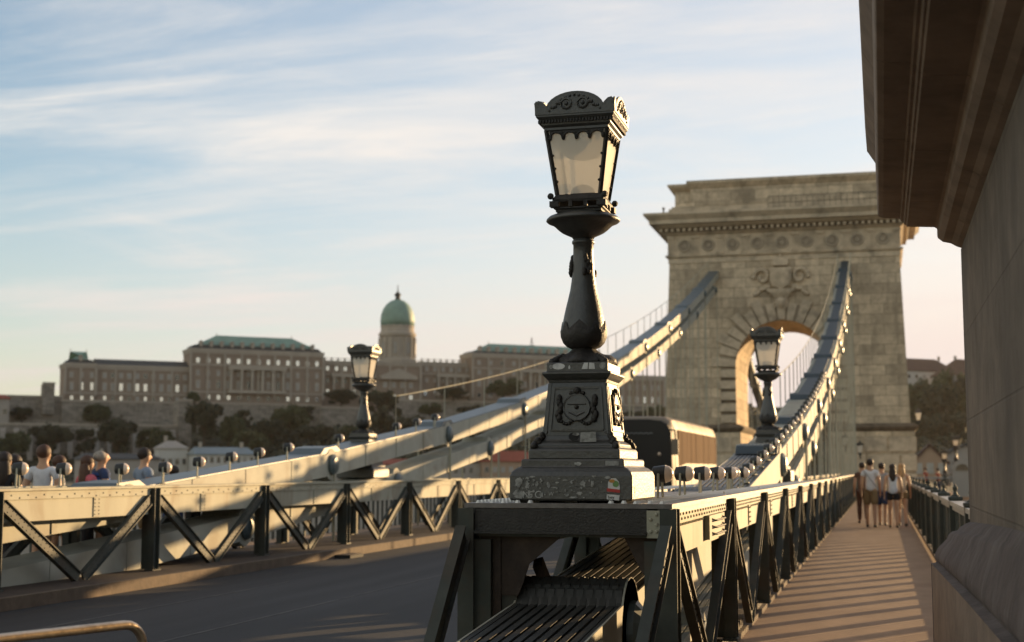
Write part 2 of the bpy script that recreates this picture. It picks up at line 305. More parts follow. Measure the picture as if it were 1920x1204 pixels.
m = MB(); m.box(-8.704, -8.62, -30, 189, -.1, .213); m.box(-3.1, -2.996, -30, 189, -.1, .133); m.box(-1.36, -1.26, -30, 86, -.1, .05); st('kerb', m, M['kerb'])
m = MB(); m.box(-12.8, .9, -30, 189, -1.9, -.305); st('deck_underside', m, M['post'])
# dashed worn line on the road
m = MB()
for x_, y0_, y1_ in ((-5.86, -6, 60), (-4.3, 3, 9.5), (-7.4, 9, 17), (-3.9, 14, 30)): m.box(x_, x_ + .035, y0_, y1_, .08, .083)
st('road_seam', m, mat('pale asphalt seam', (.06, .055, .052), .8, 0, .6, 3, 0))
m = MB(); m.add([(-1350, -600, -12), (1350, -600, -12), (1350, 205, -12), (-1350, 205, -12)], [(0, 1, 2, 3)]); st('river', m, M['water'], fixn=False)

dr = empty('drain_grate', (-8.5, 22, .08), 0, 'small dark drain opening at the foot of the left kerb', 'drain')
m = MB(); m.box(-8.66, -8.35, 21.7, 22.3, .0805, .13); m.build('frame', M['rubber'], dr)
m = MB()
m.prism([(-8.64, 21.72), (-8.37, 21.72), (-8.37, 22.28), (-8.64, 22.28)], .131, .137, 'z'); m.build('grille', M['rust'], dr)
# ------------------------------------------------------------------ trusses
def rivets(mb, pts, nrm, r=.014):
    nrm = Vector(nrm)
    a = nrm.orthogonal().normalized(); b = nrm.cross(a)
    for p in pts:
        p = Vector(p); vs = [p + (a * math.cos(t) + b * math.sin(t)) * r for t in [k * math.pi / 3 for k in range(6)]] + [p + nrm * r * .8 + (a * math.cos(t) + b * math.sin(t)) * r * .55 for t in [k * math.pi / 3 for k in range(6)]]
        mb.add(vs, [(k, (k + 1) % 6, 6 + (k + 1) % 6, 6 + k) for k in range(6)] + [(6, 7, 8, 9, 10, 11)])
def truss(name, x0, x1, ys, ystart, yend, label, pbot, open_from, detail, diag_first):
    root = empty(name, ((x0 + x1) / 2, ystart, .12 if x0 > -5 else .2), 0, label, 'bridge truss', 'stiffening trusses along the roadway')
    zb = .12 if x0 > -5 else .2
    # top plate: closed until the chain breaks through, then two flanges
    t = MB(); t.box(x0 - .02, x1 + .02, ystart - .02, open_from, 1.272, 1.3)
    t.box(x0 - .02, x0 + .25, open_from, yend, 1.272, 1.3); t.box(x1 - .25, x1 + .02, open_from, yend, 1.272, 1.3)
    for xx in (x0 + .04, x1 - .04): t.box(xx - .03, xx + .03, ystart, yend, 1.235, 1.268)
    if detail:
        pts = []
        yy = ystart + .06
        while yy < 26:
            for i, ox in enumerate((.05, .13, .21, .29)):
                if yy > open_from and ox > .22: continue
                o2 = .04 if i % 2 else 0
                pts += [(x1 - ox, yy + o2, 1.3), (x0 + ox, yy + o2, 1.3)]
                if ox > .25 and yy < 8.7: pts += [(x0 + .37, yy + o2, 1.3), (x1 - .37, yy + o2, 1.3)]
            yy += .085
        nf = len(t.f); rivets(t, pts, (0, 0, 1), .021)
    tp_ = t.build('top_plate', M['topplate'] if detail else M['plate'], root)
    if detail:
        tp_.data.materials.append(M['white'])  # rivet heads coloured white, their sunlit sides put into the colour
        for pg in tp_.data.polygons:
            if pg.index >= nf: pg.material_index = 1
    allys = ys
    for side, xs in (('r', x1), ('l', x0)):
        ox = -1 if side == 'r' else 1
        # side web panels between the posts
        for i, y in enumerate(allys[:-1]):
            y2 = allys[i + 1]; p = MB(); a = y + .1; b = y2 - .1
            z0 = pbot
            xa, xb = sorted((xs + ox * .03, xs + ox * .045))
            if detail and side == 'r':
                p.prism([(a, 1.25), (b, 1.25), (b, z0 + .06), (b - .14, z0), (a + .16, z0), (a, 1.1)], xa, xb, 'x')
            else: p.box(xa, xb, a, b, z0, 1.25)
            # angle under the top plate
            xa, xb = sorted((xs + ox * .012, xs + ox * .0295)); p.box(xa, xb, a, b, 1.175, 1.25)
            if y < 32 and side == 'r':
                n = int((b - a) / (.075 if detail else .16)); nn = (1, 0, 0)
                rivets(p, [(xs + ox * .012, a + .04 + (b - a - .08) * k / n, 1.195 + (.03 if k % 2 else 0)) for k in range(n + 1)], nn, .011 if detail else .012)
                if detail: rivets(p, [(xs + ox * .03, a + .04 + (b - a - .08) * k / n, 1.155) for k in range(n + 1)], nn, .011)
                rivets(p, [(xs + ox * .03, b - .05, z0 + .05 + .06 * k) for k in range(6)], nn, .011)
            if side == 'r' and y < 40 and not (detail and i == 0):
                ym = (a + b) / 2 + (.35 if i % 2 else -.3); xa, xb = sorted((xs + ox * .03, xs + ox * .018)); p.box(xa, xb, ym - .07, ym + .07, z0 + .01, 1.174)
                rivets(p, [(xs + ox * .018, ym + q, z0 + .04 + .045 * k) for k in range(5 if z0 > .95 else 6) for q in (-.045, .045)], (1, 0, 0), .010)
            p.build('web_panel', M['plate'], root)
        for i, y in enumerate(allys):
            p = MB()
            p.box(xs - .05, xs + .05, y - .075, y - .063, zb, 1.27); p.box(xs - .05, xs + .05, y + .063, y + .075, zb, 1.27)
            xa, xb = sorted((xs + ox * .005, xs - ox * .012)); p.box(xs - .008, xs + .008, y - .063, y + .063, zb, 1.27)
            p.box(xs - .06, xs + .06, y - .11, y + .11, zb, zb + .02)
            if y < 22 and side == 'r': rivets(p, [(xs + .008, y + d, zb + .1 + .09 * k) for k in range(12) for d in (-.04, .04)], (1, 0, 0), .009)
            p.build('post', M['post'], root)
            ends = []
            if i < len(allys) - 1: ends.append((allys[i + 1] + y) / 2 - .05)
            if i > 0 or diag_first: ends.append(y - (1.08 if (detail and i == 0 and side == 'l') else 1.675))
            for e in ends:
                d = MB(); s_ = 1 if e > y else -1
                A = Vector((xs - ox * .0, y + s_ * .13, 1.12)); B = Vector((xs - ox * .0, e, zb + .03))
                dv = (B - A).normalized(); up = Vector((1, 0, 0)).cross(dv)
                d.beam(A, B, .022, .13, up)                          # flat web, angle legs on both edges
                for q in (-1, 1): d.beam(A + up * q * .064, B + up * q * .064, .065, .012, up)
                if y < 22 and side == 'r':
                    ln = (B - A).length; rivets(d, [A + dv * (.1 + .085 * k) + up * q * .03 + Vector((.011, 0, 0)) for k in range(int((ln - .2) / .085)) for q in (-1, 1)], (1, 0, 0), .009)
                d.build('diagonal', M['post'], root)
    # cross frames between both faces
    for y in allys[:26]:
        c = MB(); c.box(x0 + .06, x1 - .06, y - .045, y + .045, 1.10 if y < open_from else 1.235, 1.232 if y < open_from else 1.265) if y < open_from else None
        c.v and c.build('cross_frame', M['post'], root)
        for q in (x0 + .09, x1 - .09): c = MB(); c.box(q - .06, q + .06, y - .04, y + .04, zb + .02, 1.08); c.build('inner_stud', M['post'], root)
    return root
NY = [8.45 + 3.4 * k for k in range(24)]
LY = [13.45 + 3.45 * k - 3.45 for k in range(23)]
rt = truss('bridge_truss', XR0, XR1, NY, 8.43, 86.5, 'near right-hand riveted truss beside the walkway, its end table carrying the big lamp', .97, 13.4, True, True)
lt = truss('bridge_truss', XL0, XL1, LY, 8.0, 86.5, 'far left-hand truss across the roadway with a long cream plate over dark zigzag braces', .93, 14.6, False, False)
# end of the near truss: fascia channel, corner gusset, hatch with handles, inner brackets
m = MB(); m.box(XR0 + .05, XR1 - .13, 8.40, 8.43, 1.135, 1.268); m.box(XR0 + .05, XR1 - .13, 8.36, 8.40, 1.118, 1.135); m.build('end_fascia', M['iron_dark'], rt)
m = MB(); m.box(XR1 - .129, XR1 - .052, 8.385, 8.415, 1.10, 1.262); rivets(m, [(XR1 - .105, 8.385, 1.14), (XR1 - .07, 8.385, 1.14), (XR1 - .105, 8.385, 1.21), (XR1 - .07, 8.385, 1.18), (XR1 - .07, 8.385, 1.24)], (0, -1, 0), .013); m.build('corner_gusset', M['plate'], rt)
m = MB(); m.box(XR1 - .028, XR1 + .012, 10.35, 11.35, 1.0, 1.172); m.build('hatch', M['plate'], rt)
hx = m
for k in range(3):
    m = MB(); z = 1.145 - k * .05; m.tube([(XR1 + .012, 10.5, z), (XR1 + .04, 10.55, z - .012), (XR1 + .04, 11.15, z - .012), (XR1 + .012, 11.2, z)], .007, 6); m.build('handle', M['post'], rt)
for xx in (XR0 + .14,):
    m = MB(); m.prism([(8.5, 1.11), (9.5, 1.11), (9.0, .86), (8.6, .62)], xx, xx + .02, 'x'); m.box(xx - .04, xx + .06, 8.46, 8.6, .12, 1.11); m.build('bracket', M['rust'], rt)
m = MB(); m.prism([(-2.41, 1.116), (-1.88, 1.116), (-2.10, .93), (-2.14, .81), (-2.17, .74), (-2.41, .74)], 8.475, 8.487, 'y'); m.build('gusset_plate', M['rust'], rt)
m = MB(); m.prism([(-1.52, 1.116), (-1.29, 1.116), (-1.29, .75), (-1.41, .90)], 8.475, 8.487, 'y'); m.build('gusset_plate', M['rust'], rt)
m = MB(); m.box(-2.34, -2.18, 8.49, 8.62, .12, 1.1); m.build('inner_post', M['post'], rt)
m = MB(); m.beam((-2.10, 8.7, .93), (-1.95, 9.1, .3), .06, .09, (0, 1, 0)); m.build('knee_brace', M['rust'], rt)

# ------------------------------------------------------------------ chains
def ang_link(mb, A, B, x, th, hb, hr, n=10):
    # one eyebar in the YZ plane: straight bar with a round eye at both ends
    ay, az = A; by, bz = B; L_ = math.hypot(by - ay, bz - az); a = math.atan2(bz - az, by - ay); al = math.asin(hb / hr)
    pts = []
    for i in range(n + 1):
        t = math.pi * 2 * 0 + (math.pi - (math.pi - al)) + 0
    # far eye
    for i in range(n + 1):
        t = -(math.pi - al * 1.0) + (2 * math.pi - 2 * al) * i / n
        pts.append((L_ + hr * math.cos(t), hr * math.sin(t)))
    for i in range(n + 1):
        t = al + (2 * math.pi - 2 * al) * i / n
        pts.append((hr * math.cos(t), hr * math.sin(t)))
    ca, sa = math.cos(a), math.sin(a)
    poly = [(ay + u * ca - v * sa, az + u * sa + v * ca) for u, v in pts]
    mb.prism(poly, x - th / 2, x + th / 2, 'x')
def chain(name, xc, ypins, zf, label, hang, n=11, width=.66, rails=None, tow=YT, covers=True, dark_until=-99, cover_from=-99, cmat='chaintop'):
    root = empty(name, (xc, ypins[0], zf(ypins[0])), 0, label, 'suspension chain', 'suspension chains')
    P = [(y, zf(y)) for y in ypins]
    pitch = width / n
    for i in range(len(P) - 1):
        mb = MB(); odd = i % 2; cnt = n if odd == 0 else n - 1
        for k in range(cnt):
            x = xc - width / 2 + pitch * (k + .5 + (.5 if odd else 0)); ang_link(mb, P[i], P[i + 1], x, pitch * (.72 if odd == 0 else .66), .195, .29 if P[i][0] > dark_until else .325, 10 if P[i][0] < 40 else 6)
        if odd:                                                     # cheek plates keep the outer faces flush
            for x in (xc - width / 2 + .016, xc + width / 2 - .016): ang_link(mb, P[i], P[i + 1], x, .03, .195, .285 if P[i][0] > dark_until else .32, 10)
        # stitch strips on the outer face
        (ay, az), (by, bz) = P[i], P[i + 1]
        for f in (.25, .5, .75):
            cy_, cz_ = ay + (by - ay) * f, az + (bz - az) * f
            for sx in (-1, 1): mb.box(xc + sx * (width / 2 + .001) - .006, xc + sx * (width / 2 + .001) + .006, cy_ - .03, cy_ + .03, cz_ - .19, cz_ + .19)
        mb.build('link', M['linkshade'] if P[i + 1][0] < dark_until else M['chain'], root)
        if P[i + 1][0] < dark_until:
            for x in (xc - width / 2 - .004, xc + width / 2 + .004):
                sbm = MB(); ang_link(sbm, P[i], P[i + 1], x, .012, .20, .327, 12); sbm.build('lit_side_skin', M['chain'], root)  # thin added skin keeps the sunlit outer face pale over the shaded bars
        if covers and P[i + 1][0] > dark_until and P[i][0] > cover_from:
            cv = MB(); d = Vector((0, by - ay, bz - az)).normalized(); up = Vector((0, -d.z, d.y))
            A = Vector((xc, ay, az)) + up * .208 + d * .3; B = Vector((xc, by, bz)) + up * .208 - d * .3
            cv.beam(A, B, width * (.94 if cmat == 'chaintop' else .62), .02, up); cv.build('walk_cover', M[cmat], root)
    for j, (y, z) in enumerate(P):
        for sx in (-1, 1):
            b = MB(); x = xc + sx * width / 2
            ring = lambda r, o: [(x + sx * o, y + r * math.cos(k * math.pi / 8), z + r * math.sin(k * math.pi / 8)) for k in range(16)]
            rs = ring(.185, .008) + ring(.185, .05) + ring(.13, .095) + ring(.03, .115)
            b.add(rs, [(q * 16 + k, q * 16 + (k + 1) % 16, q * 16 + 16 + (k + 1) % 16, q * 16 + 16 + k) for q in range(3) for k in range(16)] + [tuple(range(48, 64))])
            b.build('pin_cap', M['boss'], root, smooth=False)
        b = MB(); b.prism([(y + (.30 if y < dark_until else .262) * math.cos(k * math.pi / 10), z + (.30 if y < dark_until else .262) * math.sin(k * math.pi / 10)) for k in range(20)], xc - width / 2 + .006, xc + width / 2 - .006, 'x'); b.build('joint_barrel', M['linkshade'] if y < 12 else M['chaintop'], root)
        if covers and y > 12:
            h = MB(); s_ = (zf(y + .1) - zf(y - .1)) / .2; d = Vector((0, 1, s_)).normalized(); up = Vector((0, -d.z, d.y)); c0 = Vector((xc, y, z))
            w2 = width / 2 * .96; prof = [(-.5, .21), (-.28, .315), (.28, .315), (.5, .21)]
            vs = [c0 + Vector((sx * w2, 0, 0)) + d * u + up * v for sx in (-1, 1) for u, v in prof]
            h.add(vs, [(0, 1, 2, 3), (7, 6, 5, 4), (0, 4, 5, 1), (1, 5, 6, 2), (2, 6, 7, 3)]); h.build('joint_cover', M[cmat], root)
        if hang and z > 1.6 + 0:
            for sx in (-1, 1):
                hg = MB(); hg.tube([(xc + sx * (width / 2 + .05), y, .25), (xc + sx * (width / 2 + .05), y, z - .1)], .026, 6)
                hg.build('hanger', M['plate'], root)
    if rails:
        for (rx, y0, tall) in rails:
            r_ = MB(); yy = y0; pts = []
            while yy < tow - 1:
                pts.append((rx, yy, zf(yy) + tall)); yy += 1.75
            r_.tube(pts, .012, 5); r_.build('handrail', M['plate'], root)
            for i, p in enumerate(pts):
                if i % 2 and p[1] < 50 and xc < -5: continue
                r_ = MB(); r_.tube([(rx, p[1], zf(p[1]) + .2), (rx, p[1], p[2])], .013, 5); r_.build('rail_post', M['plate'], root)
    return root
XRc, XLc = -1.86, -9.88
pR = [8.75 + 6.85 * k for k in range(-2, 12)] + [YT + .6]
pRl = [8.75 + 3.43 + 6.85 * k for k in range(-1, 11)] + [YT - 1.2]
pL = [23.84 - 7.05 * 2 + 7.05 * k for k in range(0, 11)] + [YT + .6]
pLl = [27.36 - 7.05 * 3 + 7.05 * k for k in range(0, 11)] + [YT - 2.0]
zR = lambda y: CH(y + 1.2) - .12 * max(0, min(1, (22 - y) / 13)) - .042 * max(0, 8.75 - y); zL = lambda y: CH(y)
lo = lambda f: (lambda y: f(y) - .68)
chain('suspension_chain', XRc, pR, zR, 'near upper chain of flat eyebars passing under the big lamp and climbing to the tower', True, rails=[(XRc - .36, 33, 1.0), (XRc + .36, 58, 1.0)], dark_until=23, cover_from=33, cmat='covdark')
chain('suspension_chain', XRc, pRl, lo(zR), 'near lower chain of flat eyebars running below the upper one beside the walkway', True, covers=False)
chain('suspension_chain', XLc, pL, zL, 'far upper chain rising over the left truss with a thin handrail above it', True, rails=[(XLc - .2, 28.8, 1.0)])
chain('suspension_chain', XLc, pLl, lo(zL), 'far lower chain rising behind the left truss to the tower', True, covers=False)
# side span chains beyond the tower
zb_ = lambda y: CH(max(2 * 92 - y, 0))
for xc, lb in ((XRc, 'chain descending behind the tower on the walkway side'), (XLc, 'chain descending behind the tower on the far side of the road')):
    chain('suspension_chain', xc, [95.4 + 7.0 * k for k in range(0, 13)], zb_, lb, True, n=5, covers=False)

# ------------------------------------------------------------------ street lamps
def make_lamp():
    r = empty('street_lamp')
    m = L(); m.sq([(.375, .43, .014), (.385, .44, .02), (.385, .44, .165), (.375, .43, .19), (.35, .405, .212), (.335, .39, .218), (.325, .38, .222), (.325, .38, .265), (.315, .37, .27)])
    for sx in (-.3, 0, .3):
        for sy in (-.36, .36): m.box(sx - .04, sx + .04, sy - .04, sy + .04, 0, .0145)
    m.build('plinth', M['iron'], r, bevel=.006)
    m = L(); m.sq([(.29, .33, .27), (.29, .33, .32), (.283, .322, .335), (.26, .29, .345), (.262, .292, .36), (.25, .28, .372), (.222, .248, .39), (.212, .238, .42), (.21, .236, .43)]); m.build('step', M['iron'], r, bevel=.005)
    # leaf scrolls on the lower corners
    for sx in (-1, 1):
        for sy in (-1, 1):
            m = L()
            for k in range(9):
                a = k / 8; m.ball((sx * (.262 - .065 * a + .008 * math.sin(k * 2.4)), sy * (.295 - .07 * a + .008 * math.cos(k * 2.1)), .352 + .10 * a), .026 - .010 * a, 8, 5, (1, 1, .9))
            m.build('scroll', M['iron_dark'], r, smooth=True)
    m = L(); m.sq([(.215, .24, .42), (.19, .212, .73), (.183, .205, .76)])
    # raised panel frames with a shield and side leaves on every face
    m.build('shaft', M['iron'], r)
    for q, (hx, hy) in enumerate(((0, -1), (1, 0), (0, 1), (-1, 0))):
        m = L(); rz = Matrix.Rotation(q * math.pi / 2, 4, 'Z'); off = .24 if q % 2 == 0 else .215
        tp = .205 if q % 2 == 0 else .183; bt = off
        wb = .215 if q % 2 == 0 else .24; wt = .185 if q % 2 == 0 else .207
        def F(u, v, d):     # u in -1..1, v height .43...75 on the sloping face
            f = (v - .42) / .34; return rz @ Vector((u * (wb + (wt - wb) * f), -(bt + (tp - bt) * f) - d, v))
        def bar(a, b, wd=.014, dd=.012):
            A = F(*a, dd / 2); B = F(*b, dd / 2); m.beam(A, B, wd, dd, rz @ Vector((0, -1, 0)))
        for u in (-.8, .8): bar((u, .455), (u, .725))
        bar((-.8, .725), (.8, .725)); bar((-.8, .455), (.8, .455))
        for u in (-.93, .93): bar((u, .43), (u, .755), .012, .008)
        c = [F(.0 + .42 * math.cos(R(a)), .60 + .085 * math.sin(R(a)), .018) for a in range(0, 360, 24)]; c2 = [F(.42 * math.cos(R(a)) * .98, .60 + .08 * math.sin(R(a)), .001) for a in range(0, 360, 24)]
        n = len(c); m.add(c2 + c, [(i, (i + 1) % n, n + (i + 1) % n, n + i) for i in range(n)] + [tuple(range(n, 2 * n))])
        m.tube([F(.42 * math.cos(R(a)), .60 + .085 * math.sin(R(a)), .018) for a in range(0, 361, 24)], .006, 5); m.tube([F(-.25, .57, .02), F(0, .545, .022), F(.25, .57, .02)], .006, 5); m.tube([F(-.3, .62, .02), F(.3, .62, .02)], .005, 5)
        m.build('shield', M['iron'], r); m = L()
        for k in range(5): m.ball(F(-.2 + .1 * k, .69, .012), .014, 6, 4)
        m.ball(F(0, .705, .012), .026, 8, 5); m.ball(F(0, .60, .02), .015, 8, 5); m.build('crest_relief', M['iron_dark'], r, smooth=True)
        for s_ in (-1, 1):
            m = L()
            for k in range(6): m.ball(F(s_ * (.55 + .05 * math.sin(k * 1.7)), .53 + .025 * k, .01), .02, 7, 4, (1, 1, 1.5))
            for k in range(5): m.ball(F(s_ * (.15 + .08 * k), .51 - .004 * k * (4 - k) , .01), .012, 6, 4)
            m.build('leaf_relief', M['iron_dark'] , r, smooth=True)
    m = L(); m.sq([(.187, .208, .757), (.19, .212, .775), (.205, .228, .79), (.222, .245, .815), (.222, .245, .825), (.198, .218, .832), (.198, .218, .885), (.185, .2, .892)]); m.build('capital', M['iron'], r, bevel=.003)
    m = L(); m.lathe([(.20, .89), (.195, .91), (.165, .935), (.12, .955), (.09, .972), (.078, .985), (.07, 1.0)], 32, fn=lambda R_, z, t, i: (R_ * (1 + .08 * abs(math.cos(4 * t))), z + .012 * math.cos(8 * t) * (i in (1, 2)))); 
    for k in range(4):
        a = math.pi / 4 + k * math.pi / 2
        for j in range(5): m.ball((math.cos(a) * (.24 - .02 * j), math.sin(a) * (.25 - .02 * j), .895 + .012 * j), .026 - .003 * j, 8, 5)
    m.build('leaf_cap', M['iron_dark'], r, smooth=True)
    m = L(); m.lathe([(.068, .985), (.072, .99), (.10, 1.005), (.125, 1.03), (.14, 1.07), (.143, 1.115), (.138, 1.16), (.128, 1.21), (.117, 1.26), (.102, 1.32), (.088, 1.38), (.079, 1.44), (.073, 1.5), (.069, 1.56), (.067, 1.62), (.066, 1.685), (.073, 1.69), (.075, 1.70), (.073, 1.71), (.066, 1.715), (.066, 1.735)], 32); m.build('column', M['iron'], r, smooth=True)
    # acanthus cup around the bulb
    m = L(); pr = [(.075, .99), (.106, 1.003), (.131, 1.03), (.146, 1.07), (.149, 1.11), (.146, 1.14), (.143, 1.175)]
    m.lathe(pr, 48, fn=lambda R_, z, t, i: (R_ * (1 + .035 * abs(math.sin(4 * t))) + .004 * math.sin(24 * t), z - (abs(math.sin(4 * t)) ** 1.5 * .075 if i == 6 else abs(math.sin(4 * t)) ** 2 * .04 if i == 5 else 0))); m.build('leaf_cup', M['iron_dark'], r, smooth=True)
    m = L()
    for k in range(3):
        a = R(-55 + k * 120)
        for j in range(6): m.ball((math.cos(a + .25 * math.sin(j)) * (.083 - .002 * j), math.sin(a + .25 * math.sin(j)) * (.083 - .002 * j), 1.50 + .02 * j), .017, 7, 4, (1, 1, 1.3))
        for j in range(5): m.ball((math.cos(a - .35) * .088, math.sin(a - .35) * .088, 1.485 + .006 * j), .015, 7, 4)
    m.build('garland', M['iron_dark'], r, smooth=True)
    # bowl under the lantern
    m = L(); m.lathe([(.066, 1.72), (.075, 1.735), (.105, 1.75), (.135, 1.765), (.16, 1.785), (.185, 1.81), (.205, 1.825), (.232, 1.832), (.243, 1.842), (.24, 1.853), (.225, 1.868), (.19, 1.882), (.16, 1.888), (.15, 1.9)], 64, fn=lambda R_, z, t, i: (R_ * (1 + (.022 * math.cos(32 * t) if 2 <= i <= 6 else 0)), z)); m.build('bowl', M['iron'], r, smooth=True)
    m = L(); m.sq([(.15, .15, 1.885), (.15, .15, 1.9), (.163, .163, 1.905), (.163, .163, 1.915)]);
    for sx in (-1, 1):
        for sy in (-1, 1): m.box(sx * .155 - .03, sx * .155 + .03, sy * .155 - .03, sy * .155 + .03, 1.915, 1.952)
    for q in range(4):
        rz = Matrix.Rotation(q * math.pi / 2, 4, 'Z')
        mm = MB()
        for u in (-.05, .05): mm.box(u - .012, u + .012, -.172, -.152, 1.915, 1.952)
        m.add([rz @ v for v in mm.v], mm.f)
    m.sq([(.166, .166, 1.95), (.17, .17, 1.965), (.155, .155, 1.99), (.15, .15, 2.0)])
    for sx in (-1, 1):
        for sy in (-1, 1): m.ball((sx * .178, sy * .178, 1.985), .022, 8, 6)
    m.build('lantern_base', M['iron_dark'], r)
    b, tp, z0, z1 = .142, .205, 2.0, 2.425
    for sx in (-1, 1):
        for sy in (-1, 1): m = L(); m.beam((sx * b, sy * b, z0), (sx * tp, sy * tp, z1), .022, .022, (sx, sy, 0)); m.build('frame_bar', M['iron_dark'], r)
    for q in range(4):
        rz = Matrix.Rotation(q * math.pi / 2, 4, 'Z')
        def G(u, f, d=0): return rz @ Vector((u * (b + (tp - b) * f - .012), -(b + (tp - b) * f) - d, z0 + (z1 - z0) * f))
        m = L(); m.add([G(-1, .01), G(1, .01), G(1, 1), G(-1, 1)], [(0, 1, 2, 3)]); m.build('glass_pane', M['frost'], r, fixn=False)
        m = L()
        for k in range(4):
            c = -.72 + .48 * k; pts = [G(c + .21 * math.cos(R(a)), .885 + .07 * math.sin(R(a)), .008) for a in range(0, 181, 20)]
            m.tube(pts, .0085, 5)
            for s_ in (-1, 1):
                p = G(c + s_ * .235, .875, .008); m.ball(p, .013, 6, 4, (1, 1, 1.6)); 
            # spandrel plates between the arches
            a_ = [G(c - .245, .9, .004), G(c - .21, .9, .004), G(c - .15, .94, .004), G(c, .965, .004), G(c + .15, .94, .004), G(c + .21, .9, .004), G(c + .245, .9, .004), G(c + .245, 1.0, .004), G(c - .245, 1.0, .004)]
            m.add(a_, [tuple(range(9))])
        for s_ in (-1, 1):
            for f in (.2, .4, .6): m.ball(G(s_ * .97, f, .004), .009, 6, 4)
        m.build('arcade_trim', M['iron_dark'], r)
    m = L(); m.sq([(.205, .205, 2.415), (.215, .215, 2.42), (.215, .215, 2.435), (.232, .232, 2.45), (.236, .236, 2.47), (.25, .25, 2.485), (.262, .262, 2.50), (.262, .262, 2.515), (.25, .25, 2.52), (.24, .24, 2.521)]); m.build('cornice', M['iron'], r)
    m = L()
    for q in range(4):
        rz = Matrix.Rotation(q * math.pi / 2, 4, 'Z'); mm = MB()
        for k in range(24): mm.box(-.24 + k * .0205, -.24 + k * .0205 + .011, -.252, -.236, 2.462, 2.482)
        m.add([rz @ v for v in mm.v], mm.f)
    m.build('bead_row', M['iron_dark'], r)
    for q in range(4):
        rz = Matrix.Rotation(q * math.pi / 2, 4, 'Z'); mm = MB()
        poly = [(-.262, 2.512), (.262, 2.512), (.272, 2.592), (.25, 2.602), (.225, 2.596), (.203, 2.575), (.192, 2.56)] + [(.19 * math.cos(R(a)), 2.54 + .113 * math.sin(R(a))) for a in range(12, 169, 12)] + [(-.192, 2.56), (-.203, 2.575), (-.225, 2.596), (-.25, 2.602), (-.272, 2.592)]
        mm.prism(poly, -.268, -.244, 'y')
        mm.tube([(p[0], -.262, p[1]) for p in poly[3:-1]], .009, 5)
        for u in (-.055, .055):
            mm.tube([(u + .034 * math.cos(t), -.272, 2.578 + .034 * math.sin(t)) for t in [k * math.pi / 6 for k in range(13)]], .008, 5); mm.ball((u, -.272, 2.578), .014, 7, 5)
        for s_ in (-1, 1):
            for k in range(6): mm.ball((s_ * (.10 + .014 * k), -.27, 2.585 - .009 * k + .008 * math.sin(k * 2)), .014 - .001 * k, 6, 4)
            for k in range(4): mm.ball((s_ * (.03 * k), -.27, 2.632 - .003 * k * k), .010, 6, 4)
        g = L(); g.add([rz @ v for v in mm.v], mm.f); g.build('crest', M['iron'], r)
    m = L(); m.sq([(.24, .24, 2.52), (.18, .18, 2.555), (.05, .05, 2.58), (.03, .03, 2.60)]); m.build('roof', M['iron_dark'], r)
    m = L(); m.lathe([(.17, 2.36), (.165, 2.33), (.14, 2.30), (.10, 2.275), (.05, 2.262), (.02, 2.26)], 20); m.build('reflector', M['iron'], r, smooth=True)
    m = L(); m.lathe([(.085, 2.0), (.083, 2.03), (.07, 2.06), (.045, 2.08), (.015, 2.088)], 20); m.build('lamp_socket', M['iron'], r, smooth=True)
    for ch in kids(r):
        for v in ch.data.vertices:
            if v.co.z > 2.0: f = 1 - .02 * min(1, (v.co.z - 2.0) / .45); v.co.x *= f; v.co.y *= f
            if v.co.z > .3: v.co.z = .3 + (v.co.z - .3) * .989
    return r
proto = make_lamp()
LG = 'ornate cast iron street lamps on the trusses'
spots = [(XRc, 8.98, 1.3, 'large dark ornate street lamp in sharp focus, stickers on its pedestal'),
         (XRc, 24.5, 1.30, 'street lamp in front of the stone arch, standing over the near chain'),
         (XLc, 26.3, 1.34, 'small blurred street lamp on the left truss in front of the palace'),
         (XLc, 42.0, 1.34, 'street lamp on the left truss hidden behind the big lamp pedestal'),
         (XRc, 40.2, 1.30, 'street lamp hidden behind the near chain just before the tower')]
lamps = []
for i, (x, y, z, lb) in enumerate(spots):
    if i >= 3: continue
    o = proto if i == 0 else copy_tree(proto)
    o.location = (x + .004, y, z); tag(o, lb, 'street lamp', LG); lamps.append(o)
# a plinth beam carries the lamps that stand over the open part of the truss
big = lamps[0]
ST = []
fy = -.4425
def sticker(name, pts, mt, d=0.0, parent=big, y=fy, th=.002, label=None):
    m = L(); m.prism(pts, y - d - th, y - d, 'y'); o = m.build(name, mt, parent)
    if label: o['label'] = label
    return o
def blob(cx_, cz_, w_, h_, n=14, j=.25, seed=1):
    rr = random.Random(seed); return [(cx_ + w_ / 2 * math.cos(2 * math.pi * k / n) * (1 - j * rr.random()), cz_ + h_ / 2 * math.sin(2 * math.pi * k / n) * (1 - j * rr.random())) for k in range(n)]
for k, (u, v, w_, h_) in enumerate([(-.325, .125, .075, .08), (-.325, .055, .09, .07), (-.27, .11, .035, .06), (-.21, .115, .03, .045), (-.135, .11, .03, .05), (-.10, .095, .05, .012), (-.18, .052, .035, .05), (-.08, .125, .035, .012), (-.03, .075, .01, .03), (.01, .13, .03, .03), (.08, .12, .05, .05), (.14, .12, .03, .05), (.15, .165, .03, .02), (.235, .155, .05, .025), (.06, .06, .05, .03), (-.02, .05, .05, .02), (.02, .035, .08, .012), (-.03, .14, .05, .01), (-.24, .16, .05, .015)]):
    sticker('torn_paper', blob(u, v, w_, h_, 16, .55, k), M['lichen'], .0004 * (k % 3))
rs_ = random.Random(21)
vs_ = L()
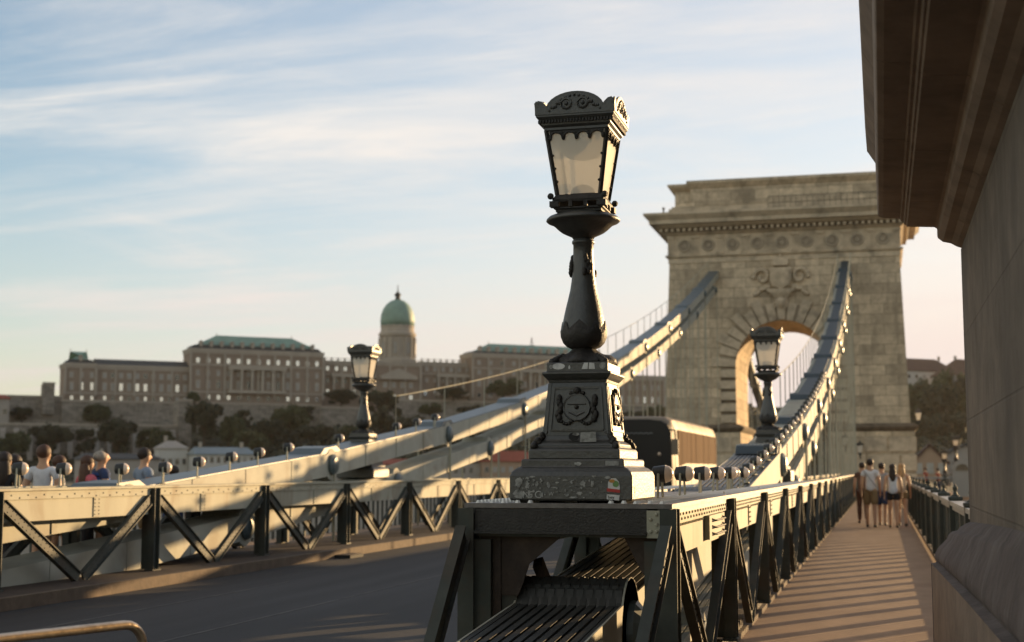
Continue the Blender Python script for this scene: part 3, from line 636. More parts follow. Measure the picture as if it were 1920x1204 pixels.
for k in range(70):
    u = rs_.gauss(-.27, .05) if k < 34 else rs_.uniform(-.36, .36); v = rs_.uniform(.03, .155); w_ = rs_.uniform(.006, .024); h_ = rs_.uniform(.006, .02)
    if u < -.375 or u > .2: continue
    pts_ = blob(u, v, w_, h_, 9, .6, k + 300); vs_.prism(pts_, fy - .0062 - .00001 * k, fy - .004, 'y')
tag(vs_.build('paper_scraps', M['lichen'], big), kind='stuff')
def text(body, size, loc, mt, parent, name, rot=(R(90), 0, 0), ext=.0012, shear=0, label=None):
    cu = bpy.data.curves.new(name, 'FONT'); cu.body = body; cu.size = size; cu.extrude = ext; cu.shear = shear; cu.resolution_u = 3
    to = bpy.data.objects.new(name, cu); COL.objects.link(to); dg = bpy.context.evaluated_depsgraph_get(); me = bpy.data.meshes.new_from_object(to.evaluated_get(dg)); bpy.data.objects.remove(to)
    me.materials.clear(); me.materials.append(mt); o = bpy.data.objects.new(name, me); COL.objects.link(o); o.parent = parent; o.location = loc; o.rotation_euler = rot
    if label: o['label'] = label
    return o
text('N', .062, (-.302, fy - .0045, .03), M['paint_white'], big, 'graffiti')
text('5', .060, (-.262, fy - .0045, .03), M['paint_white'], big, 'graffiti')
text('C', .064, (-.224, fy - .0045, .03), M['paint_white'], big, 'graffiti')
text('W', .032, (-.135, fy - .003, .045), M['paint_white'], big, 'graffiti')
text('c', .05, (.0, fy - .003, .12), M['paint_white'], big, 'graffiti', shear=.4)
sticker('sticker', [(.235, .07), (.305, .065), (.31, .095), (.305, .13), (.285, .152), (.258, .152), (.238, .128)], M['st_white'], .001, label='round-topped fruit coloured sticker with a red band near the right corner')
sticker('sticker', blob(.285, .118, .045, .045, 10, .2, 5), M['st_green'], .0032); sticker('sticker', blob(.262, .135, .04, .025, 10, .2, 6), M['st_orange'], .0034)
sticker('sticker', [(.23, .072), (.31, .064), (.311, .083), (.231, .092)], M['st_red'], .0036)
sticker('sticker', [(.228, .025), (.305, .017), (.308, .05), (.23, .055)], M['st_white'], .001)
text('hey', .028, (.236, fy - .0045, .028), M['iron_dark'], big, 'graffiti')
sy = -.3822
sticker('sticker', [(.21, .228), (.295, .228), (.295, .258), (.21, .258)], M['lichen'], 0, y=sy); sticker('sticker', blob(.04, .24, .05, .026, 10, .4, 9), M['paint_white'], 0, y=sy); text('Su', .026, (.015, sy - .004, .232), M['paint_white'], big, 'graffiti')
sticker('sticker', [(.03, .375), (.135, .378), (.132, .44), (.035, .436)], M['lichen'], .02, y=-.262, th=.003)
sticker('sticker', blob(-.01, .41, .075, .055, 14, .15, 3), M['rubber'], .02, y=-.262, th=.003); sticker('sticker', blob(.005, .425, .05, .02, 12, .2, 4), M['lichen'], .024, y=-.262, th=.003)
cy_ = -.219
sticker('sticker', blob(-.12, .858, .085, .04, 20, .04, 1), M['st_white'], 0, y=cy_); sticker('sticker', blob(-.17, .855, .03, .03, 12, .3, 2), M['lichen'], .0015, y=cy_)
sticker('sticker', [(.03, .838), (.068, .838), (.072, .878), (.045, .878)], M['st_white'], 0, y=cy_); sticker('sticker', [(.076, .838), (.115, .838), (.112, .876), (.08, .878)], M['st_white'], 0, y=cy_)
sticker('sticker', blob(.165, .858, .042, .042, 16, .02, 3), M['lichen'], 0, y=cy_); sticker('sticker', blob(-.05, .85, .015, .03, 8, .3, 8), M['st_white'], 0, y=cy_)
m = L(); m.box(.3875, .389, -.36, -.35, .06, .1); m.build('sticker', M['st_red'], big)

# far lamps by the abutment beyond the tower (same lamp, on the masonry)
lampd = [(4.75, 98.5, 1.15, 'tiny lit-looking lamp on the railing, taller one of the pair right of the tower'), (4.4, 108, .35, 'tiny lamp of the pair right of the tower, left and lower one')]
for (x, y, z, lb) in lampd:
    o = copy_tree(proto); o.location = (x, y, z); tag(o, lb, 'street lamp', LG)
for o in lamps[1:]:
    pass

# ------------------------------------------------------------------ floodlights
def make_spot():
    r = empty('floodlight')
    m = L(); m.v = []; ring = lambda x, q: [(x, q * math.cos(k * math.pi / 8), .175 + q * math.sin(k * math.pi / 8)) for k in range(16)]
    vs = ring(-.085, .03) + ring(-.075, .05) + ring(-.02, .058) + ring(.012, .062) + ring(.012, .058)
    m.add(vs, [(q * 16 + k, q * 16 + (k + 1) % 16, q * 16 + 16 + (k + 1) % 16, q * 16 + 16 + k) for q in range(4) for k in range(16)] + [tuple(range(15, -1, -1))]); m.build('housing', M['spot'], r, smooth='auto')
    m = L(); vs = ring(.011, .060) + ring(.038, .052) + ring(.056, .034) + ring(.063, .010)
    m.add(vs, [(q * 16 + k, q * 16 + (k + 1) % 16, q * 16 + 16 + (k + 1) % 16, q * 16 + 16 + k) for q in range(3) for k in range(16)] + [tuple(range(48, 64))]); m.build('glass', M['lens'], r, smooth=True)
    m = L()
    m.tube([(-.03, -.085, 0), (-.03, -.068, .10), (-.03, -.058, .175)], .009, 6); m.tube([(-.03, .085, 0), (-.03, .068, .10), (-.03, .058, .175)], .009, 6); m.box(-.06, 0, -.11, .11, -.002, .006)
    m.tube([(-.03, -.064, .175), (-.03, .064, .175)], .006, 6); m.build('bracket', M['plate'], r)
    return r
sp = make_spot(); first = True
ys = [9.72 + 1.11 * k for k in range(30)]
for k, y in enumerate(ys):
    o = sp if first else copy_tree(sp); first = False
    z = max(1.3, zR(y) + .215); x = XR1 - .22 if y < 15 else XR1 - .30 + 0
    if z > 1.31: x = XRc + .29
    o.location = (x, y, z); o.rotation_euler = (0, 0, R(random.uniform(-9, 9)))
    tag(o, ORD[k] + ' small round floodlight counted from the big lamp pedestal along the near chain' if k < 30 else None, 'floodlight', 'floodlights along the near truss and chain')
lys = [(14.35, -9.55), (15.25, -9.55), (16.6, -9.55), (17.75, -9.55), (18.85, -9.6), (19.95, -9.62), (20.95, -9.62), (22.1, -9.62), (24.4, -9.62), (27.6, -9.62), (28.9, -9.62), (30.2, -9.62)]
for k, (y, x) in enumerate(lys):
    o = copy_tree(sp); z = 1.3 if zL(y) + .215 < 1.3 else zL(y) + .215
    o.location = (x, y, z); o.rotation_euler = (0, 0, R(random.uniform(-12, 12)))
    o.scale = (1.25, 1.25, 1.25); o.rotation_euler[2] = R(random.uniform(20, 30)); tag(o, ORD[k] + ' small floodlight from the left end of the left truss', 'floodlight', 'floodlights along the left truss and chain')

# ------------------------------------------------------------------ tower
tw = empty('stone_tower', (-5.65, YT, -12), 0, 'massive blurred limestone bridge tower with a round arch over the roadway', 'bridge tower')
TB = 8.0; YB = YT + TB
ax, az_, ar = -5.75, 7.85, 2.85
m = MB()
poly = [(-13.05, 4.3), (-12.65, 14.75), (1.36, 14.75), (1.72, 4.3), (ax + ar, 4.3), (ax + ar, az_)] + arc(ax, az_, ar, 0, 180, 20)[1:-1] + [(ax - ar, az_), (ax - ar, 4.3)]
m.prism(poly, YT, YB, 'y'); m.build('body', M['stone'], tw)
m = MB()
m.box(-12.65 - .345, 1.36 + .345, YT - .346, YT - .34, 16.39, 16.65); m.box(1.36 + .34, 1.36 + .346, YT - .33, YB + .3, 16.39, 16.65); m.build('dentil_shade', M['stone_dark'], tw)  # dark strip paints the shade under the cornice behind the dentils
m = MB(); e = .25
m.box(-13.4, ax - ar + e, YT - .25, YB + .25, -12, 3.82); m.box(ax + ar - e, 1.95, YT - .25, YB + .25, -12, 3.82)
m.build('base', M['stone'], tw)
m = MB()
for (a, b) in ((-13.4, ax - ar + e), (ax + ar - e, 1.95)):
    m.rects([(a, b, YT - .25, YB + .25, 3.822), (a - .2, b + .2, YT - .45, YB + .45, 4.0), (a - .25, b + .25, YT - .5, YB + .5, 4.12), (a - .12, b + .12, YT - .37, YB + .37, 4.2), (a + .1, b - .1, YT - .15, YB + .15, 4.32)])
m.build('base_ledge', M['stone_dark'], tw)
# rusticated courses on the base right of the chains
m = MB()
for z0, z1, xs in ((2.6, 3.5, [(-1.0, .3), (.45, 1.97)]), (1.45, 2.42, [(-2.2, -.95), (-.8, 1.0), (1.15, 1.97)]), (.3, 1.27, [(-1.5, .2), (.35, 1.97)]), (2.6, 3.5, [(-13.42, -12), (-11.85, -10.2), (-10.05, -8.9)]), (1.45, 2.42, [(-13.42, -11), (-10.85, -8.9)])):
    for a, b in xs: m = MB(); m.rects([(a, b, YT - .25, YT, z0), (a, b, YT - .33, YT, z0 + .03), (a, b, YT - .33, YT, z1 - .03), (a, b, YT - .25, YT, z1)]); m.build('rusticated_block', M['stone_plain'], tw)
for z0, z1 in ((2.6, 3.5), (1.45, 2.42), (.3, 1.27)): m = MB(); m.rects([(1.95, 1.95, YT - .2, YB, z0), (1.95, 2.03, YT - .2, YB, z0 + .03), (1.95, 2.03, YT - .2, YB, z1 - .03), (1.95, 1.95, YT - .2, YB, z1)]); m.build('rusticated_block', M['stone_plain'], tw)
# arch voussoirs
for k in range(17):
    a0 = 180 * k / 17 + .8 + .9 * (k % 3 == 1); a1 = 180 * (k + 1) / 17 - .8 - .9 * (k % 3 == 0); ro = 4.35 if k % 2 == 0 else 3.95
    if k == 8: ro = 4.5
    m = MB(); m.prism(arc(ax, az_, ar, a0, a1, 3) + [(ax + ro * math.cos(R(a)), az_ + ro * math.sin(R(a))) for a in (a1, a0)], YT - .16, YT + .02, 'y'); m.build('voussoir', M['stone_plain'], tw)
m = MB(); m.prism(arc(ax, az_, ar - .0, 0, 180, 24) + arc(ax, az_, 3.9, 180, 0, 24), YT - .004, YT - .003, 'y'); m.build('arch_joint', M['stone_mid'], tw)
for s_ in (-1, 1):
    for k in range(5):
        m = MB(); z0 = 4.42 + k * .7; a = ax + s_ * ar; b = ax + s_ * (ar + (1.15 if k % 2 else .95)); m.box(min(a, b), max(a, b), YT - .14, YT - .001, z0, z0 + .5); m.build('quoin', M['stone_plain'], tw)
    m = MB(); a = ax + s_ * (ar + .02); b = ax + s_ * (ar + .95); m.box(min(a, b), max(a, b), YT - .012, YT - .0015, 4.35, 7.8); m.build('quoin_recess', M['stone_dark'], tw)  # dark sheet showing in the gaps between the quoins
# entablature
def band(x0, x1, y0, y1, lv, name, mt):
    m = MB(); m.rects([(x0 - o, x1 + o, y0 - o, y1 + o, z) for o, z in lv]); return m.build(name, mt, tw)
bx0, bx1 = -12.65, 1.36
band(bx0, bx1, YT, YB, [(.02, 14.45), (.06, 14.46), (.06, 14.75), (.22, 14.86), (.24, 14.95), (.05, 14.97)], 'string_course', M['stone_plain'])
band(bx0, bx1, YT, YB, [(.04, 14.97), (.04, 16.2)], 'frieze', M['stone_plain'])
band(bx0, bx1, YT, YB, [(.06, 16.2), (.2, 16.3), (.3, 16.36), (.34, 16.38), (.34, 16.66), (.62, 16.68), (.7, 16.8), (1.1, 16.84), (1.12, 17.06), (1.28, 17.22), (1.42, 17.36), (1.42, 17.5), (.2, 17.56)], 'cornice', M['stone_plain'])
n = 42
for k in range(n):
    m = MB(); x = bx0 - .45 + (bx1 - bx0 + .9) * k / (n - 1); m.box(x - .09, x + .09, YT - .56, YT - .34, 16.42, 16.62); m.build('dentil', M['stone_plain'], tw)
for k in range(24):
    m = MB(); y = YT - .4 + (TB + .8) * k / 23; m.box(bx1 + .34, bx1 + .56, y - .09, y + .09, 16.42, 16.62); m.build('dentil', M['stone_plain'], tw)
for k in range(9):
    x = bx0 + .95 + (bx1 - bx0 - 1.9) * k / 8; m = MB()
    pts = [(x + .42 * math.cos(t), z_) for t, z_ in []]
    ring = lambda r_, y_: [(x + r_ * math.cos(j * math.pi / 12), y_, 15.55 + r_ * math.sin(j * math.pi / 12)) for j in range(24)]
    m.add(ring(.40, YT - .04) + ring(.38, YT - .12) + ring(.28, YT - .12) + ring(.24, YT - .05) + ring(.06, YT - .10), [(q * 24 + j, q * 24 + (j + 1) % 24, q * 24 + 24 + (j + 1) % 24, q * 24 + 24 + j) for q in range(4) for j in range(24)] + [tuple(range(96, 120))])
    for j in range(8): t = j * math.pi / 4; m.ball((x + .17 * math.cos(t), YT - .08, 15.55 + .17 * math.sin(t)), .07, 6, 4)
    m.build('roundel', M['stone_mid'], tw)
for k in range(10):
    m = MB(); x = bx0 + .12 + (bx1 - bx0 - .24) * k / 9
    for q in (-.15, 0, .15): m.box(x + q - .05, x + q + .05, YT - .12, YT - .04, 15.1, 16.0)
    m.box(x - .24, x + .24, YT - .2, YT - .04, 16.0, 16.16); m.box(x - .22, x + .22, YT - .14, YT - .04, 15.0, 15.08)
    m.build('triglyph', M['stone_plain'], tw)
band(-12.3, 1.02, YT + .35, YB - .35, [(.5, 17.56), (.5, 17.75), (.36, 17.76), (.36, 17.95), (.2, 17.96), (.2, 18.1)], 'blocking_course', M['stone_plain'])
band(-12.3, 1.02, YT + .35, YB - .35, [(0, 18.1), (0, 19.1), (.12, 19.15), (.35, 19.3), (.42, 19.4), (.42, 19.52), (.2, 19.56)], 'attic', M['stone'])
m = MB(); m.rects([(-11.3, .6, YT + .12, YT + .35, 18.1), (-11.3, .6, YT + .12, YT + .35, 19.2), (-11.45, .75, YT - .1, YT + .35, 19.42), (-11.5, .8, YT - .18, YT + .35, 19.5), (-11.5, .8, YT - .18, YB - 1, 19.68), (-11.3, .6, YT + .1, YB - 1.2, 19.72)]); m.build('attic_panel', M['stone'], tw)
m = MB(); m.tube([(-12.9, YT - .6, 17.5), (-12.9, YT - .6, 17.85)], .05, 6); m.ball((-12.9, YT - .6, 17.9), .09, 8, 6); m.build('roof_post', M['stone_dark'], tw)
# iron railing along the cornice top
m = MB()
for k in range(22): x = -6.4 + k * .34; m.tube([(x, YT - .6, 17.56), (x, YT - .6, 18.35)], .012, 4)
m.tube([(-6.4, YT - .6, 18.35), (.9, YT - .6, 18.35)], .025, 5); m.tube([(-6.4, YT - .6, 17.95), (.9, YT - .6, 17.95)], .02, 5); m.build('railing', M['post'], tw)
# coat of arms with crown, scrolls, console and mask keystone
cxx = ax
m = MB(); m.prism([(cxx - .62, 13.95), (cxx + .62, 13.95), (cxx + .66, 13.2), (cxx + .5, 12.85), (cxx, 12.6), (cxx - .5, 12.85), (cxx - .66, 13.2)], YT - .34, YT - .001, 'y')
m.prism([(cxx - .5, 13.85), (cxx + .5, 13.85), (cxx + .52, 13.22), (cxx + .4, 12.95), (cxx, 12.75), (cxx - .4, 12.95), (cxx - .52, 13.22)], YT - .40, YT - .34, 'y')
for k in range(4): m.box(cxx - .46, cxx - .02, YT - .44, YT - .40, 13.02 + k * .2, 13.11 + k * .2)
m.box(cxx + .2, cxx + .28, YT - .44, YT - .40, 13.0, 13.7); m.box(cxx + .08, cxx + .4, YT - .441, YT - .401, 13.45, 13.52); m.box(cxx + .12, cxx + .36, YT - .442, YT - .401, 13.28, 13.34)
m.build('coat_of_arms', M['stone_plain'], tw)
m = MB(); m.prism([(cxx - .42, 14.05), (cxx + .42, 14.05), (cxx + .5, 14.35), (cxx + .3, 14.5), (cxx, 14.62), (cxx - .3, 14.5), (cxx - .5, 14.35)], YT - .36, YT - .001, 'y'); m.ball((cxx, YT - .2, 14.7), .1)
for k in range(5): m.ball((cxx - .36 + .18 * k, YT - .38, 14.1), .07, 6, 4)
m.build('stone_crown', M['stone_plain'], tw)
for s_ in (-1, 1):
    m = MB()
    for k in range(16):
        t = k * .42; rr = .5 - .024 * k; m.ball((cxx + s_ * (1.15 + rr * math.cos(t)), YT - .12, 13.4 + rr * math.sin(t) * 1.15), .16 - .004 * k, 7, 5)
    for k in range(8): m.ball((cxx + s_ * (.75 + .12 * k), YT - .1, 12.75 - .02 * k * k * .5 + .05 * math.sin(k * 2)), .13, 7, 5)
    m.build('leaf_scroll', M['stone_plain'], tw, smooth=True)
m = MB(); m.rects([(cxx - .45, cxx + .45, YT - .3, YT, 12.1), (cxx - .6, cxx + .6, YT - .45, YT, 12.35), (cxx - .85, cxx + .85, YT - .5, YT, 12.5), (cxx - .85, cxx + .85, YT - .5, YT, 12.6)]); m.build('console', M['stone_plain'], tw)
m = MB(); m.ball((cxx, YT - .25, 11.75), .3, 12, 9, (1, .8, 1.2)); m.ball((cxx, YT - .5, 11.7), .1, 8, 6); m.ball((cxx - .12, YT - .45, 11.85), .07, 8, 6); m.ball((cxx + .12, YT - .45, 11.85), .07, 8, 6)
for k in range(12): t = k * math.pi / 6; m.ball((cxx + .34 * math.cos(t), YT - .2, 11.75 + .42 * math.sin(t)), .12, 7, 5)
m.prism([(cxx - .22, 11.5), (cxx + .22, 11.5), (cxx + .16, 10.75), (cxx - .16, 10.75)], YT - .28, YT - .001, 'y'); m.build('lion_mask', M['stone_plain'], tw, smooth='auto')
# lanterns fixed on the tower foot
def bracket_lamp(x, y, z, lb):
    r = empty('wall_lamp', (x, y, z), 0, lb, 'wall lamp', 'bracket lamps on the tower')
    m = MB(); m.sq([(.09, .09, z), (.17, .17, z + .42)], (x, y)); m.build('glass', M['frost'], r)
    m = MB(); m.sq([(.2, .2, z + .43), (.22, .22, z + .5), (.05, .05, z + .62)], (x, y)); m.ball((x, y, z + .66), .05); m.build('cap', M['iron'], r)
    m = MB(); m.sq([(.04, .04, z - .25), (.1, .1, z - .05), (.11, .11, z - .003)], (x, y)); m.tube([(x, y, z - .2), (x, y + .3, z - .35), (x, y + .75, z - .3)], .04, 6); m.build('arm', M['iron'], r)
bracket_lamp(2.15, 86.9, 4.45, 'tiny wall lamp on the right end of the tower ledge')
bracket_lamp(-1.25, 87.0, 2.55, 'tiny wall lamp low on the tower base behind the walking man')
bracket_lamp(-2.1, 87.0, 3.0, 'tiny wall lamp on the tower base behind the chain hangers')

# ------------------------------------------------------------------ outer railing
rl = empty('walkway_railing', (.87, 11.6, 0), 0, 'ornate outer railing on the right edge of the walkway with pointed finials', 'railing')
path = [(.87, 11.0)] + [(.87, 15.1 + 3.4 * k) for k in range(0, 20)] + [(1.4, 82.0), (3.4, 84.2), (5.4, 86.2), (5.5, 90), (5.5, 96), (5.5, 101)]
m = MB(); m2 = MB(); m3 = MB()
for i in range(len(path) - 1):
    a = Vector((*path[i], 0)); b = Vector((*path[i + 1], 0)); up = Vector((0, 0, 1))
    m.beam(a + up * 1.10, b + up * 1.10, .15, .05); m.beam(a + up * 1.045, b + up * 1.045, .09, .055); m2.beam(a + up * .07, b + up * .07, .14, .06)
m.build('top_rail', mat('worn top rail paint', (.30, .28, .255), .45, 0, .15, 5, .1), rl); m2.build('bottom_rail', M['kerb'], rl)
m = MB(); m.tube([(.87, 11.1, .1), (.87, 11.1, 1.02)], .012, 5); bal = m.build('baluster', M['post'], rl); m = MB()
for k in range(1, 400):
    if k < 100: o = bal.copy(); COL.objects.link(o); o.location.y += .17 * k
    else: m.tube([(.87, 11.1 + .17 * k, .1), (.87, 11.1 + .17 * k, 1.02)], .012, 5)
tag(m.build('baluster', M['post'], rl), kind='stuff')
PAN = []
yy = 11.7; k = 0
for k in range(58):
    y = 11.70 + 1.1333 * k
    m = MB()
    if k % 3 == 0 and y > 14: 
        m.sq([(.075, .075, .10), (.075, .075, 1.13), (.085, .085, 1.14), (.085, .085, 1.17), (.05, .05, 1.18)], (.87, y))
    # cast openwork panel: solid enough to throw the broad shadow bars
    m.prism([(y - .19, .1), (y + .19, .1), (y + .17, .35), (y + .21, .6), (y + .17, .85), (y + .19, 1.02), (y - .19, 1.02), (y - .17, .85), (y - .21, .6), (y - .17, .35)], .855, .885, 'x')
    m.box(.848, .892, y - .2, y + .2, .56, .64)
    m.build('panel_post', M['post'], rl)
    if k % 3 == 0 and y > 14:
        f = MB(); f.lathe([(.05, 1.17), (.05, 1.19), (.032, 1.20), (.018, 1.24), (.03, 1.27), (.03, 1.29), (.012, 1.31), (.004, 1.34)], 12, (.87, y, 0)); f.build('finial', M['post'], rl, smooth='auto')
for i, (x, y) in enumerate(path[21:]):
    m = MB(); m.sq([(.09, .09, 0), (.09, .09, 1.2)], (x, y)); m.build('panel_post', M['post'], rl)
m = MB()
for i in range(20, len(path) - 1):
    a = Vector((*path[i], 0)); b = Vector((*path[i + 1], 0)); n = int((b - a).length / .2)
    for k in range(n): p = a + (b - a) * (k + .5) / n; m.tube([(p.x, p.y, .1), (p.x, p.y, 1.03)], .015, 4)
tag(m.build('curved_baluster', M['post'], rl), kind='stuff')
# outer railing of the far walkway
rl2 = empty('walkway_railing', (-12.9, 10, 0), 0, 'outer railing of the far walkway behind the left truss', 'railing')
m = MB(); m.box(-12.97, -12.83, 5, 86, 1.08, 1.13); m.build('top_rail', M['post'], rl2)
m = MB()
for k in range(230): m.box(-12.92, -12.88, 5 + k * .35, 5.06 + k * .35, 0, 1.07)
tag(m.build('baluster', M['post'], rl2), kind='stuff')
# pale round-headed panel past the railing
bd = empty('notice_panel', (4.5, 88, 0), 0, 'pale grey round-headed panel standing behind the far railing', 'notice panel')
m = MB(); m.prism([(3.85, 0), (4.95, 0), (4.95, 1.55)] + arc(4.4, 1.55, .55, 0, 180, 12)[1:-1] + [(3.85, 1.55)], 84.5, 84.7, 'y'); m.build('slab', M['render'], bd)
m = MB(); m.prism(arc(4.4, 1.5, .36, 0, 180, 10), 84.44, 84.499, 'y'); m.build('dark_lunette', M['stone_dark'], bd)

# ------------------------------------------------------------------ near stone pier on the right
pr = empty('stone_pier', (1.5, 5, 0), 0, 'dark weathered stone pier wall with an overhanging cornice on the right edge', 'stone pier')
YE = 10.95; PK = .97
def ps(p): return [(x * PK, 1.5 + (z - 1.5) * PK if z > 0 else z) for x, z in p]
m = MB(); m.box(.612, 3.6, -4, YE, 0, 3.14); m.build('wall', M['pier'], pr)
# moulded plinth, lofted between two profiles
def prof_at(f):   # f 0 = far end, 1 = at y 6.5
    P0 = [(.34, 0), (.34, .80), (.37, .806), (.385, .815), (.37, .84), (.372, .875), (.392, .915), (.425, .95), (.46, .985), (.475, 1.02), (.50, 1.04), (.535, 1.047), (.56, 1.075), (.60, 1.10), (.66, 1.125)]; P0 = ps(P0)
    P1 = [(.47, 0), (.47, .775), (.50, .78), (.53, .79), (.51, .83), (.512, .88), (.525, .95), (.54, 1.02), (.555, 1.08), (.565, 1.13), (.575, 1.16), (.585, 1.175), (.595, 1.20), (.61, 1.23), (.66, 1.26)]
    return [(a[0] + (b[0] - a[0]) * f, a[1] + (b[1] - a[1]) * f) for a, b in zip(P0, P1)]
m = MB(); vs = []; rows = [(YE, 0), (9.3, .42), (8, .72), (6.5, 1), (3, 1.25), (-4, 1.4)]; np_ = 15
for (y, f) in rows: vs += [(x, y, z) for x, z in prof_at(f)]
fs = [(i * np_ + k, i * np_ + k + 1, (i + 1) * np_ + k + 1, (i + 1) * np_ + k) for i in range(len(rows) - 1) for k in range(1, np_ - 1)]
m.add(vs, fs)
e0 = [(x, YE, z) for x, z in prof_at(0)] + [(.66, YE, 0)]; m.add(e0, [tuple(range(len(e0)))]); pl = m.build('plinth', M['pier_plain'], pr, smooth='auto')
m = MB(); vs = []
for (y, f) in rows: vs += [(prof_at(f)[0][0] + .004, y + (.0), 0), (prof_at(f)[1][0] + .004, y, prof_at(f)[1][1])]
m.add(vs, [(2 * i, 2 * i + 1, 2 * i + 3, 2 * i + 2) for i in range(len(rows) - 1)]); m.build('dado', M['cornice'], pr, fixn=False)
# carved bumps on the plinth
m = MB()
rr = random.Random(4)
# cornice: horizontal mouldings stepping out over the walkway
cp = [(.64, 3.2), (.60, 3.215), (.56, 3.24), (.50, 3.255), (.465, 3.285), (.46, 3.30), (.46, 3.36), (.44, 3.372), (.235, 3.385), (.232, 3.40), (.215, 3.402), (.212, 3.43), (.19, 3.432), (.187, 3.45), (.06, 3.462), (.025, 3.475), (.018, 3.50), (.012, 3.9), (-.05, 4.0), (-.06, 4.2), (.5, 4.3), (3.6, 4.3), (3.6, 3.2)]
cp = ps(cp)
segs = [(YE + .0, 9.9), (9.893, 8.3), (8.293, 6.7), (6.693, 5.0), (4.993, 3.0), (2.993, -4)]
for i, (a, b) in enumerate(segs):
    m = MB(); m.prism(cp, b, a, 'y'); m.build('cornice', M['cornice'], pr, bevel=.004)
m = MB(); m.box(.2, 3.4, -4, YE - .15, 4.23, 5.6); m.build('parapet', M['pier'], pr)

# ------------------------------------------------------------------ metal hoop rail at lower left
hr = empty('hoop_rail', (-3.4, 4.4, .08), 0, 'shiny bronze-toned tubular hoop rail in the lower left corner by the road', 'handrail')
A = Vector((-3.84, 3.34, .86)); B = Vector((-3.03, 5.47, .86)); d = (B - A).normalized()
def hoop(A, B, z0, r):
    d = (B - A).normalized(); pts = [Vector((A.x, A.y, z0)), A - Vector((0, 0, r))]
    for k in range(1, 7): t = k * math.pi / 12; pts.append(A + d * r * (1 - math.cos(t)) + Vector((0, 0, -r + r * math.sin(t))))
    for k in range(6, -1, -1): t = k * math.pi / 12; pts.append(B - d * r * (1 - math.cos(t)) + Vector((0, 0, -r + r * math.sin(t))))
    pts.append(Vector((B.x, B.y, z0))); return pts
m = MB(); m.tube(hoop(A, B, .08, .10), .0195, 14); m.build('tube', M['brass'], hr, smooth=True)
for p in (A, B):
    m = MB(); m.lathe([(.06, .08), (.06, .092), (.04, .1)], 14, (p.x, p.y, 0)); m.build('foot', M['post'], hr)

# ------------------------------------------------------------------ coach
co = empty('coach', (-7.22, 42, .08), 0, 'dark fronted coach with bronze side windows driving towards the camera', 'coach')
bx, bX, by, bY, bz, bZ = -8.47, -5.98, 42.0, 53.6, .36, 3.13
m = MB()
def csec(y, ins, top):    # rounded section
    a, b = bx + ins, bX - ins; return [(a, y, bz), (b, y, bz), (b, y, 1.6), (b - .03, y, top - .35), (b - .12, y, top - .12), (b - .3, y, top - .02), (b - .7, y, top), (a + .7, y, top), (a + .3, y, top - .02), (a + .12, y, top - .12), (a + .03, y, top - .35), (a, y, 1.6)]
secs = [(by + .02, .22, bZ - .30), (by + .06, .10, bZ - .16), (by + .2, .03, bZ - .05), (by + .6, 0, bZ), (bY - .4, 0, bZ), (bY - .1, .06, bZ - .08), (bY, .2, bZ - .25)]
vs = []; 
for s_ in secs: vs += csec(*s_)
fs = [(i * 12 + k, i * 12 + (k + 1) % 12, i * 12 + 12 + (k + 1) % 12, i * 12 + 12 + k) for i in range(6) for k in range(12)] + [tuple(range(11, -1, -1)), tuple(range(72, 84))]
m.add(vs, fs); m.build('body', M['bus_body'], co, smooth='auto')
m = MB(); m.prism([(bx + .06, .96), (bX - .06, .96), (bX - .04, 1.6), (bX - .07, 2.6), (bX - .17, 2.86), (bX - .36, 2.97), (bX - .75, 3.02), (bx + .75, 3.02), (bx + .36, 2.97), (bx + .17, 2.86), (bx + .07, 2.6), (bx + .04, 1.6)], by - .03, by + .13, 'y'); m.build('windscreen', M['bus_dark'], co, bevel=.02)
m = MB(); m.prism([(bx + .08, .42), (bX - .08, .42), (bX - .06, .955), (bx + .06, .955)], by - .02, by + .08, 'y'); m.build('front_panel', M['rubber'], co, bevel=.03)
m = MB()
pts = [(bx + .75 + .045 * k, by - .045, 2.60 + .018 * math.sin(k * 1.9)) for k in range(26)]
m.tube(pts, .014, 4); m.tube([(bx + .62, by - .045, 2.54), (bx + .7, by - .045, 2.68), (bx + .86, by - .045, 2.70)], .016, 4); m.tube([(bx + .6, by - .045, 2.62), (bx + .8, by - .045, 2.63)], .012, 4); m.build('front_script', M['bus_grey'], co)
m = MB(); m.box(bx + .75, bx + .9, by - .036, by - .031, 1.9, 2.1); m.box(bx + .78, bx + .88, by - .036, by - .031, 2.18, 2.28); m.build('windscreen_sticker', M['curtain'], co)
for k in range(5):
    y0 = by + .9 + k * 2.06; m = MB(); m.prism([(y0, 1.72), (y0 + 2.03, 1.72), (y0 + 2.03, 2.72), (y0, 2.72)] if k else [(y0 + .2, 1.62), (y0 + 2.03, 1.72), (y0 + 2.03, 2.72), (y0 + .05, 2.72)], bX - .02, bX + .012, 'x'); m.build('side_window', M['bus_glass'], co); m = MB(); m.prism([(y0, 1.72), (y0 + 2.03, 1.72), (y0 + 2.03, 2.72), (y0, 2.72)], bx - .012, bx + .02, 'x'); m.build('side_window', M['bus_glass'], co)
m = MB(); m.box(bX - .01, bX + .008, by + 3.2, by + 6.2, .6, 1.66); m.build('side_panel', M['bus_grey'], co)
